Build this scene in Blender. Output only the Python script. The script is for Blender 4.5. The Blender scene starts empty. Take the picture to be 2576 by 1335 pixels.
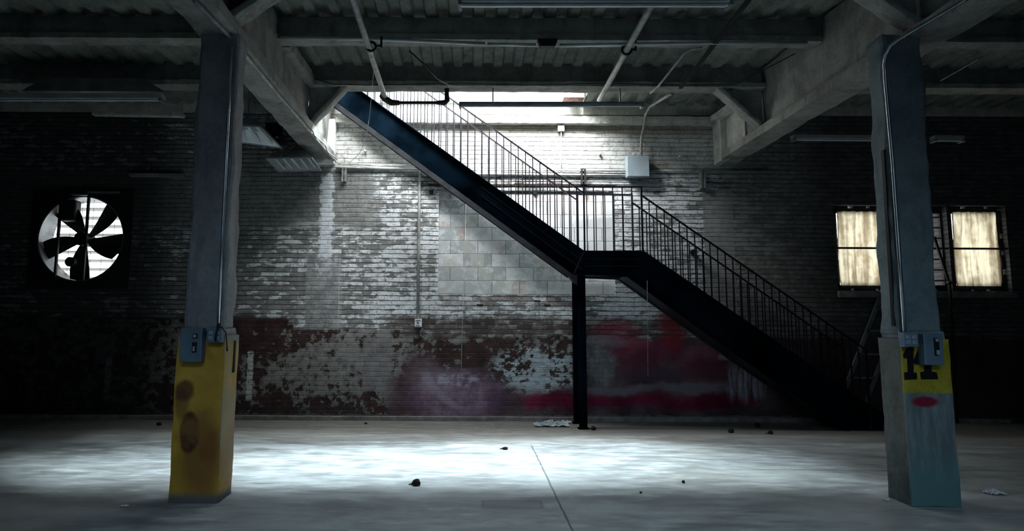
import bpy, bmesh, math, random
from mathutils import Vector, Matrix, noise as mnoise
random.seed(7)
sc = bpy.context.scene
COL = sc.collection

# ---------------------------------------------------------------- camera model
F = 1600.; CX = 1190.; CY = 632.; PIT = math.atan(183/1600.); RO = .005; HC = 1.339
U0 = Vector((0, -math.sin(PIT), math.cos(PIT))); FW = Vector((0, math.cos(PIT), math.sin(PIT))); X0 = Vector((1, 0, 0))
RR = math.cos(RO)*X0 + math.sin(RO)*U0
UU = -math.sin(RO)*X0 + math.cos(RO)*U0
D = 9.1      # back wall distance

def P(px, py, X=None, Y=None, Z=None):
    """where the sight line of a photo pixel meets a plane of the room"""
    d = FW + (px-CX)/F*RR + (CY-py)/F*UU
    t = Y/d.y if Y is not None else ((Z-HC)/d.z if Z is not None else X/d.x)
    return Vector((d.x*t, d.y*t, HC + d.z*t))

cam = bpy.data.cameras.new('camera'); camo = bpy.data.objects.new('camera', cam); COL.objects.link(camo)
m = Matrix((RR, UU, -FW)).transposed().to_4x4(); m.translation = (0, 0, HC); camo.matrix_world = m
cam.sensor_width = 36; cam.sensor_fit = 'HORIZONTAL'; cam.lens = F*36/2576
cam.shift_x = (1288-CX)/2576; cam.shift_y = (CY-667.5)/2576; cam.clip_start = .05; cam.clip_end = 200
sc.camera = camo

# ---------------------------------------------------------------- node helpers
class S:
    """a shader socket with arithmetic"""
    def __init__(s, t, o): s.t, s.o = t, o
    def _m(s, op, a, b=None, c=None):
        n = s.t.nodes.new('ShaderNodeMath'); n.operation = op
        for i, v in enumerate((a, b, c)):
            if v is None: continue
            if isinstance(v, S): s.t.links.new(v.o, n.inputs[i])
            else: n.inputs[i].default_value = v
        return S(s.t, n.outputs[0])
    def __add__(s, b): return s._m('ADD', s, b)
    __radd__ = __add__
    def __sub__(s, b): return s._m('SUBTRACT', s, b)
    def __rsub__(s, b): return s._m('SUBTRACT', b, s)
    def __mul__(s, b): return s._m('MULTIPLY', s, b)
    __rmul__ = __mul__
    def __truediv__(s, b): return s._m('DIVIDE', s, b)
    def mx(s, b): return s._m('MAXIMUM', s, b)
    def mn(s, b): return s._m('MINIMUM', s, b)
    def pw(s, b): return s._m('POWER', s, b)
    def ab(s): return s._m('ABSOLUTE', s)
    def sq(s): return s._m('SQRT', s)
    def st(s, a, b):
        """smoothstep from a (0) to b (1)"""
        n = s.t.nodes.new('ShaderNodeMapRange'); n.interpolation_type = 'SMOOTHSTEP'
        s.t.links.new(s.o, n.inputs['Value'])
        if b >= a:
            n.inputs['From Min'].default_value = a; n.inputs['From Max'].default_value = b
            n.inputs['To Min'].default_value = 0; n.inputs['To Max'].default_value = 1
        else:
            n.inputs['From Min'].default_value = b; n.inputs['From Max'].default_value = a
            n.inputs['To Min'].default_value = 1; n.inputs['To Max'].default_value = 0
        return S(s.t, n.outputs[0])

class Mat:
    def __init__(s, name, rough=.8, metal=0., spec=.3):
        s.m = bpy.data.materials.new(name); s.m.use_nodes = True; s.t = s.m.node_tree
        s.b = s.t.nodes['Principled BSDF']
        s.b.inputs['Roughness'].default_value = rough; s.b.inputs['Metallic'].default_value = metal
        s.b.inputs['Specular IOR Level'].default_value = spec
        tc = s.t.nodes.new('ShaderNodeTexCoord'); s.vec = tc.outputs['Object']
        sp = s.t.nodes.new('ShaderNodeSeparateXYZ'); s.t.links.new(s.vec, sp.inputs[0])
        s.X, s.Y, s.Z = [S(s.t, sp.outputs[i]) for i in range(3)]
    def vecof(s, x, y, z):
        n = s.t.nodes.new('ShaderNodeCombineXYZ')
        for i, v in enumerate((x, y, z)):
            if isinstance(v, S): s.t.links.new(v.o, n.inputs[i])
            else: n.inputs[i].default_value = v
        return n.outputs[0]
    def noise(s, scale, detail=4, rough=.55, vec=None, off=0.):
        n = s.t.nodes.new('ShaderNodeTexNoise'); n.inputs['Scale'].default_value = scale
        n.inputs['Detail'].default_value = detail; n.inputs['Roughness'].default_value = rough
        v = vec or s.vec
        if off:
            a = s.t.nodes.new('ShaderNodeVectorMath'); a.inputs[1].default_value = (off, off*1.7, off*.6)
            s.t.links.new(v, a.inputs[0]); v = a.outputs[0]
        s.t.links.new(v, n.inputs['Vector'])
        return S(s.t, n.outputs['Fac'])
    def voro(s, scale, vec=None, feature='F1'):
        n = s.t.nodes.new('ShaderNodeTexVoronoi'); n.inputs['Scale'].default_value = scale; n.feature = feature
        s.t.links.new(vec or s.vec, n.inputs['Vector']); return S(s.t, n.outputs['Distance'])
    def brick(s, vec, w, h, mortar, off=.5, smooth=.2):
        n = s.t.nodes.new('ShaderNodeTexBrick'); n.offset = off
        n.inputs['Scale'].default_value = 1; n.inputs['Brick Width'].default_value = w; n.inputs['Row Height'].default_value = h
        n.inputs['Mortar Size'].default_value = mortar; n.inputs['Mortar Smooth'].default_value = smooth
        n.inputs['Color1'].default_value = (0, 0, 0, 1); n.inputs['Color2'].default_value = (1, 1, 1, 1); n.inputs['Mortar'].default_value = (.5, .5, .5, 1)
        s.t.links.new(vec, n.inputs['Vector'])
        return S(s.t, n.outputs['Fac']), S(s.t, n.outputs['Color'])
    def mix(s, f, a, b):
        n = s.t.nodes.new('ShaderNodeMix'); n.data_type = 'RGBA'
        for v, i in ((f, 0), (a, 6), (b, 7)):
            if isinstance(v, S): s.t.links.new(v.o, n.inputs[i])
            elif i == 0: n.inputs[0].default_value = v
            else: n.inputs[i].default_value = (*v, 1)
        return S(s.t, n.outputs[2])
    def col(s, c):
        if isinstance(c, S): s.t.links.new(c.o, s.b.inputs['Base Color'])
        else: s.b.inputs['Base Color'].default_value = (*c, 1)
        return s
    def rough(s, r): s.t.links.new(r.o, s.b.inputs['Roughness']); return s
    def bump(s, h, strength=.5, dist=.02):
        n = s.t.nodes.new('ShaderNodeBump'); n.inputs['Strength'].default_value = strength; n.inputs['Distance'].default_value = dist
        s.t.links.new(h.o, n.inputs['Height']); s.t.links.new(n.outputs[0], s.b.inputs['Normal']); return s

def simple(name, c, rough=.6, metal=0., spec=.3, var=.25, scale=6., bump=0.):
    M = Mat(name, rough, metal, spec)
    n = M.noise(scale, 4)
    lo = tuple(max(0, v*(1-var)) for v in c); hi = tuple(min(1, v*(1+var)) for v in c)
    M.col(M.mix(n.st(.3, .7), lo, hi))
    if bump: M.bump(M.noise(scale*5, 5), bump, .01)
    return M.m

def ell(M, x, z, cx, cz, rx, rz, soft=.3):
    """1 inside an ellipse, fading over soft (in radii)"""
    d = ((x-cx)*(1/rx)); e = ((z-cz)*(1/rz)); r = (d*d+e*e).sq()
    return r.st(1+soft*.5, 1-soft*.5)
def rect(x, z, x0, x1, z0, z1, s=.02):
    return x.st(x0-s, x0+s)*x.st(x1+s, x1-s)*z.st(z0-s, z0+s)*z.st(z1+s, z1-s)
def wx(px, py=700): return P(px, py, Y=D).x
def wz(py, px=1190): return P(px, py, Y=D).z

# ---------------------------------------------------------------- mesh helpers
class MB:
    def __init__(s): s.v = []; s.f = []
    def add(s, vs, fs):
        o = len(s.v); s.v += [Vector(v) for v in vs]; s.f += [tuple(i+o for i in f) for f in fs]; return s
    def box(s, x0, x1, y0, y1, z0, z1):
        return s.add([(x, y, z) for x in (x0, x1) for y in (y0, y1) for z in (z0, z1)],
                     [(0, 1, 3, 2), (4, 6, 7, 5), (0, 4, 5, 1), (2, 3, 7, 6), (0, 2, 6, 4), (1, 5, 7, 3)])
    def bar(s, a, b, w, h, up=(0, 0, 1)):
        a, b = Vector(a), Vector(b); d = (b-a).normalized(); up = Vector(up)
        r = d.cross(up)
        if r.length < 1e-4: r = d.cross(Vector((0, 1, 0)))
        r.normalize(); u = r.cross(d).normalized()
        vs = [p + r*(i*w/2) + u*(j*h/2) for p in (a, b) for i, j in ((-1, -1), (1, -1), (1, 1), (-1, 1))]
        return s.add(vs, [(3, 2, 1, 0), (4, 5, 6, 7), (0, 1, 5, 4), (1, 2, 6, 5), (2, 3, 7, 6), (3, 0, 4, 7)])
    def tube(s, pts, r, n=10, caps=True):
        pts = [Vector(p) for p in pts]; k = len(pts); rs = r if isinstance(r, (list, tuple)) else [r]*k
        d0 = (pts[1]-pts[0]).normalized(); a = d0.cross(Vector((0, 0, 1)))
        if a.length < .05: a = d0.cross(Vector((0, 1, 0)))
        a.normalize(); vs = []
        for i, p in enumerate(pts):
            d = (pts[min(i+1, k-1)]-pts[max(i-1, 0)]).normalized()
            a = (a - d*a.dot(d)).normalized(); b = d.cross(a)
            vs += [p + (a*math.cos(2*math.pi*j/n)+b*math.sin(2*math.pi*j/n))*rs[i] for j in range(n)]
        fs = [(i*n+j, i*n+(j+1) % n, (i+1)*n+(j+1) % n, (i+1)*n+j) for i in range(k-1) for j in range(n)]
        if caps: fs += [tuple(reversed(range(n))), tuple((k-1)*n+j for j in range(n))]
        return s.add(vs, fs)
    def prism(s, pts, y0, y1):
        """outline in x,z extruded along y"""
        n = len(pts); vs = [(x, y0, z) for x, z in pts]+[(x, y1, z) for x, z in pts]
        fs = [tuple(range(n)), tuple(reversed(range(n, 2*n)))]+[(i, i+n, (i+1) % n+n, (i+1) % n) for i in range(n)]
        return s.add(vs, fs)
    def rough(s, x0, x1, y0, y1, z0, z1, res=.06, amp=.008, seed=0, freq=6, fn=None):
        """a box of rough cast concrete: subdivided and pushed about"""
        bm = bmesh.new(); nx, ny, nz = [max(1, min(220, int(round((b-a)/res)))) for a, b in ((x0, x1), (y0, y1), (z0, z1))]
        idx = {}; o = len(s.v)
        def vid(i, j, k):
            key = (i, j, k)
            if key not in idx:
                p = Vector((x0+(x1-x0)*i/nx, y0+(y1-y0)*j/ny, z0+(z1-z0)*k/nz))
                c = Vector(((i == nx)-(i == 0), (j == ny)-(j == 0), (k == nz)-(k == 0)))
                nv = mnoise.noise(p*freq+Vector((seed, seed*2, seed*3)))+.5*mnoise.noise(p*freq*2.7+Vector((seed*5, 1, 2)))
                q = p + (c.normalized() if c.length else c)*amp*(nv - (.7 if c.length > 1.2 else 0))
                if fn: q = fn(q)
                idx[key] = len(s.v); s.v.append(q)
            return idx[key]
        for k in (0, nz):
            for i in range(nx):
                for j in range(ny):
                    q = (vid(i, j, k), vid(i+1, j, k), vid(i+1, j+1, k), vid(i, j+1, k)); s.f.append(q if k else q[::-1])
        for j in (0, ny):
            for i in range(nx):
                for k in range(nz):
                    q = (vid(i, j, k), vid(i+1, j, k), vid(i+1, j, k+1), vid(i, j, k+1)); s.f.append(q[::-1] if j else q)
        for i in (0, nx):
            for j in range(ny):
                for k in range(nz):
                    q = (vid(i, j, k), vid(i, j+1, k), vid(i, j+1, k+1), vid(i, j, k+1)); s.f.append(q if i else q[::-1])
        bm.free(); return s
    def build(s, name, mat, parent=None, smooth=False, bevel=0., origin=None):
        me = bpy.data.meshes.new(name)
        c = Vector(origin) if origin is not None else Vector((0, 0, 0))
        me.from_pydata([tuple(v-c) for v in s.v], [], s.f); me.validate(); me.update()
        bm = bmesh.new(); bm.from_mesh(me); bmesh.ops.recalc_face_normals(bm, faces=bm.faces); bm.to_mesh(me); bm.free()
        me.materials.append(mat)
        if smooth:
            for p in me.polygons: p.use_smooth = True
        o = bpy.data.objects.new(name, me); COL.objects.link(o); o.location = c
        if parent is not None:
            o.parent = parent; o.location = c - wloc(parent)
        if bevel:
            md = o.modifiers.new('bevel', 'BEVEL'); md.width = bevel; md.segments = 2; md.limit_method = 'ANGLE'
        return o
def wloc(o):
    v = Vector(o.location)
    while o.parent: o = o.parent; v += Vector(o.location)
    return v
def tag(o, label=None, cat=None, group=None, kind=None):
    if label: o['label'] = label
    if cat: o['category'] = cat
    if group: o['group'] = group
    if kind: o['kind'] = kind
    return o
def thing(name, loc, label, cat, group=None):
    o = bpy.data.objects.new(name, None); COL.objects.link(o); o.location = loc; o.empty_display_size = .1
    return tag(o, label, cat, group)
def struct(o): o['kind'] = 'structure'; return o

# ---------------------------------------------------------------- materials
# back wall: painted brick, plaster scars, block zone, peeling lower band, sprayed paint
inf_z1 = wz(480)
def wall_material():
    M = Mat('painted_brick_wall', .9, 0, .15); X, Z = M.X, M.Z
    pv = M.vecof(X, 0., Z)
    d1 = M.noise(2.3, 4, .6, pv)-.5; d2 = M.noise(2.3, 4, .6, pv, 9.3)-.5
    x = X + d1*.35; z = Z + d2*.3                # wandering coordinates for ragged borders
    fx = M.noise(14, 4, .6, pv)-.5; fz = M.noise(14, 4, .6, pv, 4.1)-.5
    xb = X + fx*.03; zb = Z + fz*.016 + (M.noise(1., 3, .5, M.vecof(X*2.5, 0., Z*5))-.5)*.03
    RH = .0667
    mort, tone = M.brick(M.vecof(xb, zb, 0.), .21, RH, .005, smooth=.5)
    fr_ = (zb*(1/RH))._m('FRACT', zb*(1/RH))
    row = (fr_-.5).ab()                          # .5 at the bed joints
    bedw = M.noise(1., 4, .6, M.vecof(X*3, 0., Z*14), 2.)
    bed = (row + (bedw-.5)*.16).st(.36, .47)
    big = M.noise(1.1, 5, .6, pv, 2.2); mid = M.noise(5.5, 6, .68, pv); fine = M.noise(28, 5, .7, pv)
    blot = M.noise(9, 6, .7, pv, 6.6); streak = M.noise(1., 5, .65, M.vecof(X*9, 0., Z*.9))
    run = M.noise(1., 4, .62, M.vecof(X*5.5, 0., Z*13)); run2 = M.noise(1., 5, .7, M.vecof(X*14, 0., Z*24), 5.)
    hz = M.noise(1., 3, .6, M.vecof(X*.9, 0., Z*9))
    keep = run*.48 + run2*.22 + tone*.09 + hz*.22
    light = (big-.5)*.28 + X.st(-3.6, -1.0)*.03 + ell(M, x, z, -.75, 2.55, 1.1, .9, 1.)*.035 + X.st(1.6, 2.2)*.05 - X.st(3., 4.5)*.05 + rect(x, z, -1.9, 3., 1.42, 1.75, .1)*.045
    paint = (keep + light - bed*.05).st(.525, .575)
    grey = M.mix(mid.st(.35, .65), (.15, .155, .15), (.27, .275, .26))
    grey = M.mix(tone.st(.2, .9)*.4, grey, (.20, .175, .165))
    white = M.mix(run2.st(.38, .6), (.48, .50, .51), (.74, .76, .77))
    c = M.mix(paint, grey, white)
    c = M.mix((run2.st(.60, .66))*.6, c, (.13, .125, .12))
    # strip above the conduits: nearly whole paint, grimy
    up = Z.st(3.50, 3.60)*x.st(-2.6, -1.9)*X.st(4.4, 3.2)
    topc = M.mix((blot*.6+fine*.4).st(.40, .52), (.33, .32, .30), (.62, .62, .59))
    topc = M.mix(Z.st(4.02, 4.22)*X.st(-.7, .2)*(.45+mid*.6), topc, (.17, .125, .09))
    jb = ell(M, x, z, wx(1660), wz(425), .22, .2, .8)
    topc = M.mix(jb*.6, topc, (.14, .10, .075))
    c = M.mix(up, c, topc)
    # grey render over the left upper part
    pl = x.st(-1.80, -2.0).mx(ell(M, x, z, -1.75, 3.1, .35, .6, .5))*z.st(2.55, 2.85)*Z.st(3.62, 3.5)
    c = M.mix(pl*.9, c, M.mix((mid*.7+fine*.3).st(.38, .62), (.14, .145, .135), (.24, .245, .23)))
    scr = (M.noise(3.5, 6, .75, pv, 12.)-.5).ab().st(.012, .0)*pl
    c = M.mix(scr*.45, c, (.5, .5, .49))
    # far right, dull grey paint on brick
    fr = X.st(3.3, 3.9)
    c = M.mix(fr*.8, c, M.mix(mid.st(.4, .65), (.16, .155, .145), (.25, .24, .225)))
    # plastered chases
    ch1 = rect(X+d1*.06+fx*.05, Z+fz*.06, wx(770), wx(856), wz(850), wz(640), .012)
    c = M.mix(ch1*.85, c, M.mix((mid*.7+run2*.3).st(.42, .60), (.19, .20, .195), (.33, .345, .34)))
    c = M.mix(rect(X+fx*.03, Z, wx(852), wx(862), wz(840), wz(650), .006)*.5, c, (.45, .46, .45))
    ch1b = rect(X+fx*.22+d1*.06, Z+fx*.3, wx(800), wx(833), wz(650), wz(440), .012)
    c = M.mix(ch1b*.9, c, M.mix(run2.st(.35, .6), (.50, .53, .55), (.70, .74, .77)))
    c = M.mix(ell(M, x, Z+fz*.2, wx(818), wz(670), .16, .16, .6)*blot.st(.45, .55)*.8, c, (.50, .53, .55))
    c = M.mix(rect(X+fx*.1, Z+fz*.08, wx(742), wx(802), wz(567), wz(558), .01)*.7, c, (.5, .52, .53))
    ch2 = rect(X+fx*.03, Z, wx(1775), wx(1851), wz(860), wz(474), .01)
    c = M.mix(ch2*.9, c, M.mix(mid.st(.35, .65), (.25, .25, .24), (.33, .335, .33)))
    # bare edge of the infill's left jamb
    jam = rect(X+fx*.10, Z, wx(1096), wx(1104), wz(745), wz(487), .008)
    c = M.mix(jam*.7, c, (.72, .74, .75))
    # brown dirty courses over the foot of the wall
    dz = rect(X, Z+d2*.22, -9., 3.1, 1.12, 1.44, .05)*(1.-ch1*.7)*(X.st(-1.4, -1.0).mx(x.st(-2.4, -2.6)))
    c = M.mix(dz*.9, c, M.mix((keep+X.st(-.3, 2.)*.03).st(.535, .60), M.mix(tone, (.045, .030, .027), (.10, .075, .065)), (.27, .265, .255)))
    # lower band -------------------------------------------------------------
    edge = Z + d2*.26 + fz*.10
    low = edge.st(1.20, 1.14).mx(rect(x, Z+fz*.05, -9., -2.55, 0., 1.40, .02)).mx(rect(x, Z+d2*.1, -2.6, -1.05, 0., 1.26, .02))
    mar = M.mix(mid.st(.35, .65), (.030, .017, .016), (.065, .036, .032))
    flk = M.mix(blot.st(.38, .6), (.11, .105, .10), (.21, .205, .19))
    fl = M.noise(11, 4, .66, pv, 3.7)*.6 + M.noise(4.2, 3, .5, pv, 1.3)*.4
    bias = ell(M, x, z, -1.75, .8, 1.15, .55, .9)*.075 - ell(M, x, z, -3.0, 1.15, .65, .3, .7)*.10 + ell(M, x, z, 1.0, 1.05, 1.0, .16, .9)*.03 - ell(M, x, z, -.1, .85, .6, .20, .8)*.06 - Z.st(.35, .0)*.045
    bias = bias - rect(x, z, -.95, .75, .62, 1.15, .2)*.035
    L = M.mix((fl + bias).st(.495, .525), mar, flk)
    L = M.mix((fl + bias).st(.56, .60)*.5, L, (.26, .255, .24))
    L = M.mix(((fl + bias)-.51).ab().st(.010, .0)*.4, L, (.018, .017, .016))
    L = M.mix(x.st(-1.35, -1.6)*Z.st(.30, .05)*.5, L, (.035, .038, .038))
    L = M.mix(rect(X+d1*.04, Z+d2*.03, wx(918), wx(990), wz(985), wz(850), .015)*.8, L, M.mix(mid.st(.4, .6), (.16, .15, .155), (.22, .21, .21)))
    drip = rect(X+fx*.05, Z, wx(632), wx(646), wz(1010), wz(885), .01).mx(rect(X+fx*.09, Z, wx(280), wx(296), wz(1010), wz(900), .02)*.8)
    L = M.mix(drip*run2.st(.35, .55), L, (.50, .51, .50))
    # dusky wash over the smooth lower right
    wash = z.st(.62, .50)*x.st(-1.25, -1.05)
    wash = wash.mx(x.st(1.72, 1.85)).mx(ell(M, x, z, wx(1060), wz(985), .35, .55, .5))
    sprayn = M.noise(1.8, 3, .5, pv, 4.4)
    L = M.mix(wash*.92, L, M.mix(sprayn.st(.38, .62), (.060, .036, .045), (.125, .088, .100)))
    pur = ell(M, x, z, wx(1150), wz(995), .62, .36, .7)
    L = M.mix(pur*.8, L, M.mix((mid*.6+sprayn*.4).st(.40, .60), (.15, .085, .145), (.28, .21, .28)))
    L = M.mix(ell(M, x, z, wx(1150), wz(955), .30, .09, .6)*blot.st(.46, .54), L, (.33, .32, .38))
    arc = (((x-wx(1230))*.9)*((x-wx(1230))*.9) + (z-wz(880))*(z-wz(880))).sq()
    L = M.mix(arc.st(.80, .84)*arc.st(.96, .88)*x.st(wx(1200), wx(1120))*z.st(.75, .6)*.6, L, (.32, .28, .35))
    gp = ell(M, x, z, wx(1510), wz(905), .22, .34, .6)
    L = M.mix(gp*.8, L, M.mix(blot.st(.4, .6), (.14, .14, .145), (.24, .24, .245)))
    rc = ell(M, x, z, wx(1620), wz(870), .52, .20, .9).mx(ell(M, x, z, wx(1760), wz(905), .40, .22, 1.)*.6).mx(ell(M, x, z, wx(1600), wz(915), .28, .18, .9)*.8)
    L = M.mix(rc*.85, L, M.mix(sprayn.st(.4, .6), (.13, .022, .045), (.26, .055, .085)))
    L = M.mix(ell(M, x, z, wx(1540), wz(850), .2, .1, 1.)*.5, L, (.30, .24, .27))
    L = M.mix(ell(M, x, z, wx(1640), wz(940), .45, .12, .9)*.7, L, (.065, .045, .065))
    L = M.mix(ell(M, x, z, wx(1800), wz(925), .50, .16, .9)*.7, L, (.055, .010, .022))
    L = M.mix(ell(M, x, z, wx(1540), wz(980), .55, .07, 1.)*.75, L, (.20, .175, .22))
    L = M.mix(ell(M, x, z, wx(1735), wz(972), .50, .08, 1.)*.65, L, (.20, .18, .225))
    red = rect(x, z+(x-1.)*.0, wx(1330), wx(1890), .20, .36, .07).mx(ell(M, x, z, wx(1780), wz(1005), .6, .11, .8)).mx(ell(M, x, z, wx(1390), wz(1000), .42, .10, .8))
    L = M.mix(red*.9, L, M.mix(sprayn.st(.4, .6), (.105, .005, .022), (.20, .012, .045)))
    L = M.mix(ell(M, x, z, wx(1862), wz(955), .24, .28, .8)*streak.st(.44, .6), L, (.33, .33, .40))
    L = M.mix(ell(M, x, z, wx(1820), wz(892), .12, .05, .8)*.6, L, (.36, .33, .36))
    # light blue flakes beside the post
    lb = ell(M, x, z, wx(1345), wz(925), .60, .30, .6).mx(rect(x, z, wx(1290), wx(1440), .50, 1.02, .06))
    lb = lb*((fl*.55+run2*.45)+ell(M, x, z, wx(1370), wz(945), .45, .22, .9)*.05).st(.495, .53)
    L = M.mix(lb*.92, L, M.mix(run2.st(.38, .6), (.25, .30, .32), (.44, .51, .55)))
    # scuffs near the floor
    L = M.mix(M.noise(38, 2, .5, pv).st(.70, .74)*Z.st(.28, .2)*.6, L, (.35, .35, .36))
    L = M.mix((Z+fz*.08).st(.09, .07)*.4, L, (.28, .27, .26))
    c = M.mix(low, c, L)
    # red brick patches under the infill and sprayed red over the courses
    rb = rect(x, Z+fz*.04, wx(1105), wx(1480), wz(772), wz(741), .02)
    c = M.mix(rb*tone.st(.2, .8)*.85, c, M.mix(run2.st(.4, .6), (.13, .085, .075), (.27, .215, .20)))
    c = M.mix(ell(M, x+fx*.1, z, wx(1688), wz(815), .19, .30, 1.1)*.9, c, (.21, .022, .035))
    c = M.mix(ell(M, x, z, wx(1545), wz(828), .30, .12, 1.2)*.75, c, (.27, .05, .075))
    c = M.mix(streak.st(.55, .72)*Z.st(3.6, 2.6)*Z.st(1., 1.4)*.35, c, (.10, .10, .10))
    smooth = (fr*.6*Z.st(1.3, 1.6)+ch1*.8+ch2*.8+ch1b*.9+pl*.75 + low*(.55+wash*.35) + up*.55).mn(.95)
    joint = ((bed*.95).mx(mort*.55))*(1.-smooth)
    c = M.mix(joint*.78, c, (.040, .041, .040))
    side_shade = X.st(-4.0, -4.8)*.80 + X.st(4.2, 5.3)*.66  # shade of the side bays, painted into the wall colour
    c = M.mix(side_shade, c, (.016, .016, .017))
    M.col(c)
    hz_ = Z.st(1.10, 1.30)
    M.bump((1.-bed.mx(mort*.55)*(hz_*.75+.2))*.9 + run2*.35*hz_ + fine*.2 + fl*(1.-hz_)*1.0, .9, .016)
    return M.m

def block_material():
    M = Mat('painted_block_infill', .9, 0, .15); X, Z = M.X, M.Z; pv = M.vecof(X, 0., Z)
    fx = M.noise(9, 4, .6, pv)-.5; fz = M.noise(9, 4, .6, pv, 4.)-.5
    bx = X+fx*.02+.13; bz = Z+fz*.02-.03
    mort, tone = M.brick(M.vecof(bx, bz, 0.), .40, .193, .006, smooth=.5)
    half, tone2 = M.brick(M.vecof(bx+.11, bz, 0.), .20, .193, .001)
    mid = M.noise(5, 6, .65, pv); run2 = M.noise(1., 5, .7, M.vecof(X*12, 0., Z*16), 5.); big = M.noise(1.3, 3, .5, pv)
    tint = M.mix(tone, (.27, .29, .295), (.56, .57, .56)); tint = M.mix(tone2.st(.55, .75)*.45, tint, (.47, .48, .40))
    tint = M.mix(big.st(.45, .62)*.4, tint, (.38, .42, .36))
    tint = M.mix(tone2.st(.86, .90)*.7, tint, (.42, .33, .31))
    c = M.mix((mid*.5+run2*.4+X.st(-.5, 2.2)*.09+Z.st(1.9, 3.2)*.06+tone*.05).st(.47, .56)*.5, tint, (.70, .73, .74))
    bed = mort
    c = M.mix(bed*.65, c, (.17, .17, .17))
    c = M.mix(Z.st(inf_z1-.14, inf_z1-.12)*.8, c, M.mix(mid.st(.5, .6), (.66, .66, .64), (.34, .26, .22)))
    M.col(c); M.bump((1.-mort)*.9+run2*.35+mid*.3, .8, .014); return M.m

def floor_material():
    M = Mat('worn_concrete_floor', .55, 0, .4); X, Y = M.X, M.Y
    pv = M.vecof(X*.55, Y*1.5, 0.)
    a = M.noise(1.6, 6, .62, pv); b = M.noise(6.5, 6, .65, pv, 3.); f = M.noise(45, 4, .7); big = M.noise(.45, 3, .5, None, 1.)
    c = M.mix((a*.55+b*.45).st(.36, .62), (.21, .22, .225), (.42, .45, .46))
    c = M.mix(b.st(.56, .70)*.55, c, (.55, .56, .56))
    c = M.mix(M.noise(2.2, 5, .6, pv, 7.).st(.55, .68)*.55, c, (.17, .165, .16))
    c = M.mix(big.st(.5, .7)*.35, c, (.26, .25, .21))
    c = M.mix((Y.st(7.8, 8.25))*.78, c, (.11, .10, .10))  # this band and the next: dirt plus the stair's shade, put into the colour
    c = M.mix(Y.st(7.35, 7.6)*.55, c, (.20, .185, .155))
    # expansion joint running to the wall, one across on the right, a patched rectangle
    A, B = P(1340, 1125, Z=0), P(1440, 1333, Z=0)
    k = (B.x-A.x)/(B.y-A.y)
    j = ((X-A.x)-(Y-A.y)*k + (M.noise(5, 3)-.5)*.02).ab().st(.009, .004)*Y.st(7.4, 7.2)
    j2 = (Y - P(2150, 1182, Z=0).y + (M.noise(4, 3)-.5)*.03).ab().st(.012, .005)*X.st(2.5, 2.7)
    c = M.mix(j.mx(j2)*.75, c, (.05, .05, .05))
    q0, q1 = P(1212, 1278, Z=0), P(1362, 1258, Z=0)
    pr = rect(X, Y, q0.x, q1.x, q0.y, q1.y, .012); pin = rect(X, Y, q0.x+.02, q1.x-.02, q0.y+.02, q1.y-.02, .01)
    c = M.mix(pr*.35, c, (.13, .14, .145)); c = M.mix((pr-pin)*.3, c, (.08, .09, .09))
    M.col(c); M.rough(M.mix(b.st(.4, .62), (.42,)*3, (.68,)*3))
    M.bump(a*.8+b*.5+f*.12-(j.mx(j2))*.5, .35, .03); return M.m

def concrete(name, lo, hi, scale=3., bump=.5, rough=.85, extra=None):
    M = Mat(name, rough, 0, .25); a = M.noise(scale, 6, .65); f = M.noise(scale*11, 5, .7); s = M.noise(1., 4, .6, M.vecof(M.X*7, M.Y*7, M.Z*1.2))
    c = M.mix((a*.7+f*.3).st(.36, .62), lo, hi)
    c = M.mix(s.st(.54, .70)*.4, c, tuple(v*.45 for v in lo))
    if extra: c = extra(M, c, a, f)
    M.col(c); M.bump(a*.7+f*.45, bump, .02); return M.m

MAT = {}
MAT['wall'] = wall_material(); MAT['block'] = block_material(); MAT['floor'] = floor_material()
MAT['deck'] = concrete('ceiling_deck_concrete', (.13, .14, .125), (.25, .27, .235), 2.5, .5)
MAT['girder'] = concrete('girder_concrete', (.20, .195, .18), (.36, .355, .33), 3., .8)
MAT['purlin'] = concrete('purlin_concrete', (.20, .20, .18), (.34, .34, .31), 3.5, .7)
MAT['ledger'] = concrete('ledger_concrete', (.40, .39, .35), (.62, .61, .56), 6, .9)
MAT['paintwhite'] = concrete('upper_wall_paint', (.68, .69, .66), (.86, .87, .85), 4, .5)
MAT['dullwall'] = concrete('dull_side_wall', (.05, .05, .05), (.10, .10, .095), 2, .5)
MAT['redplate'] = simple('dark_red_steel', (.045, .008, .010), .7, .0, .2)
MAT['steel'] = simple('dark_blue_painted_steel', (.0018, .0048, .0088), .8, .0, .0, .7, 2.0)
MAT['steelflat'] = simple('black_steel', (.012, .014, .018), .5, .3, .5, .4, 5)
MAT['rail'] = simple('railing_steel', (.018, .016, .024), .35, .5, .5, .3, 9)
MAT['tread'] = simple('grey_steel_treads', (.10, .105, .11), .5, .5, .4)
MAT['conduit'] = simple('galvanised_conduit', (.55, .60, .64), .25, .9, .5, .15)
MAT['pipe'] = simple('painted_pipe', (.32, .32, .30), .5, .1, .4, .3, 12)
MAT['pipedark'] = simple('iron_pipe_fitting', (.02, .018, .018), .55, .3, .4, .5, 10)
MAT['pipewhite'] = simple('white_painted_pipe', (.62, .62, .59), .6, 0, .3, .3, 9, .3)
MAT['boxgrey'] = simple('grey_box_enamel', (.13, .19, .25), .45, .2, .5, .2, 4)
MAT['boxlight'] = simple('light_grey_box', (.36, .43, .47), .4, .2, .5, .1, 4)
MAT['black'] = simple('black_rubber', (.008, .008, .009), .6)
MAT['white'] = simple('white_plastic', (.75, .77, .78), .5, 0, .4, .1)
MAT['tube'] = simple('fluorescent_tube_off', (.62, .66, .66), .25, 0, .5, .1)
MAT['reflector'] = simple('reflector_enamel', (.42, .45, .47), .35, .3, .5, .15, 3)
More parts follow.
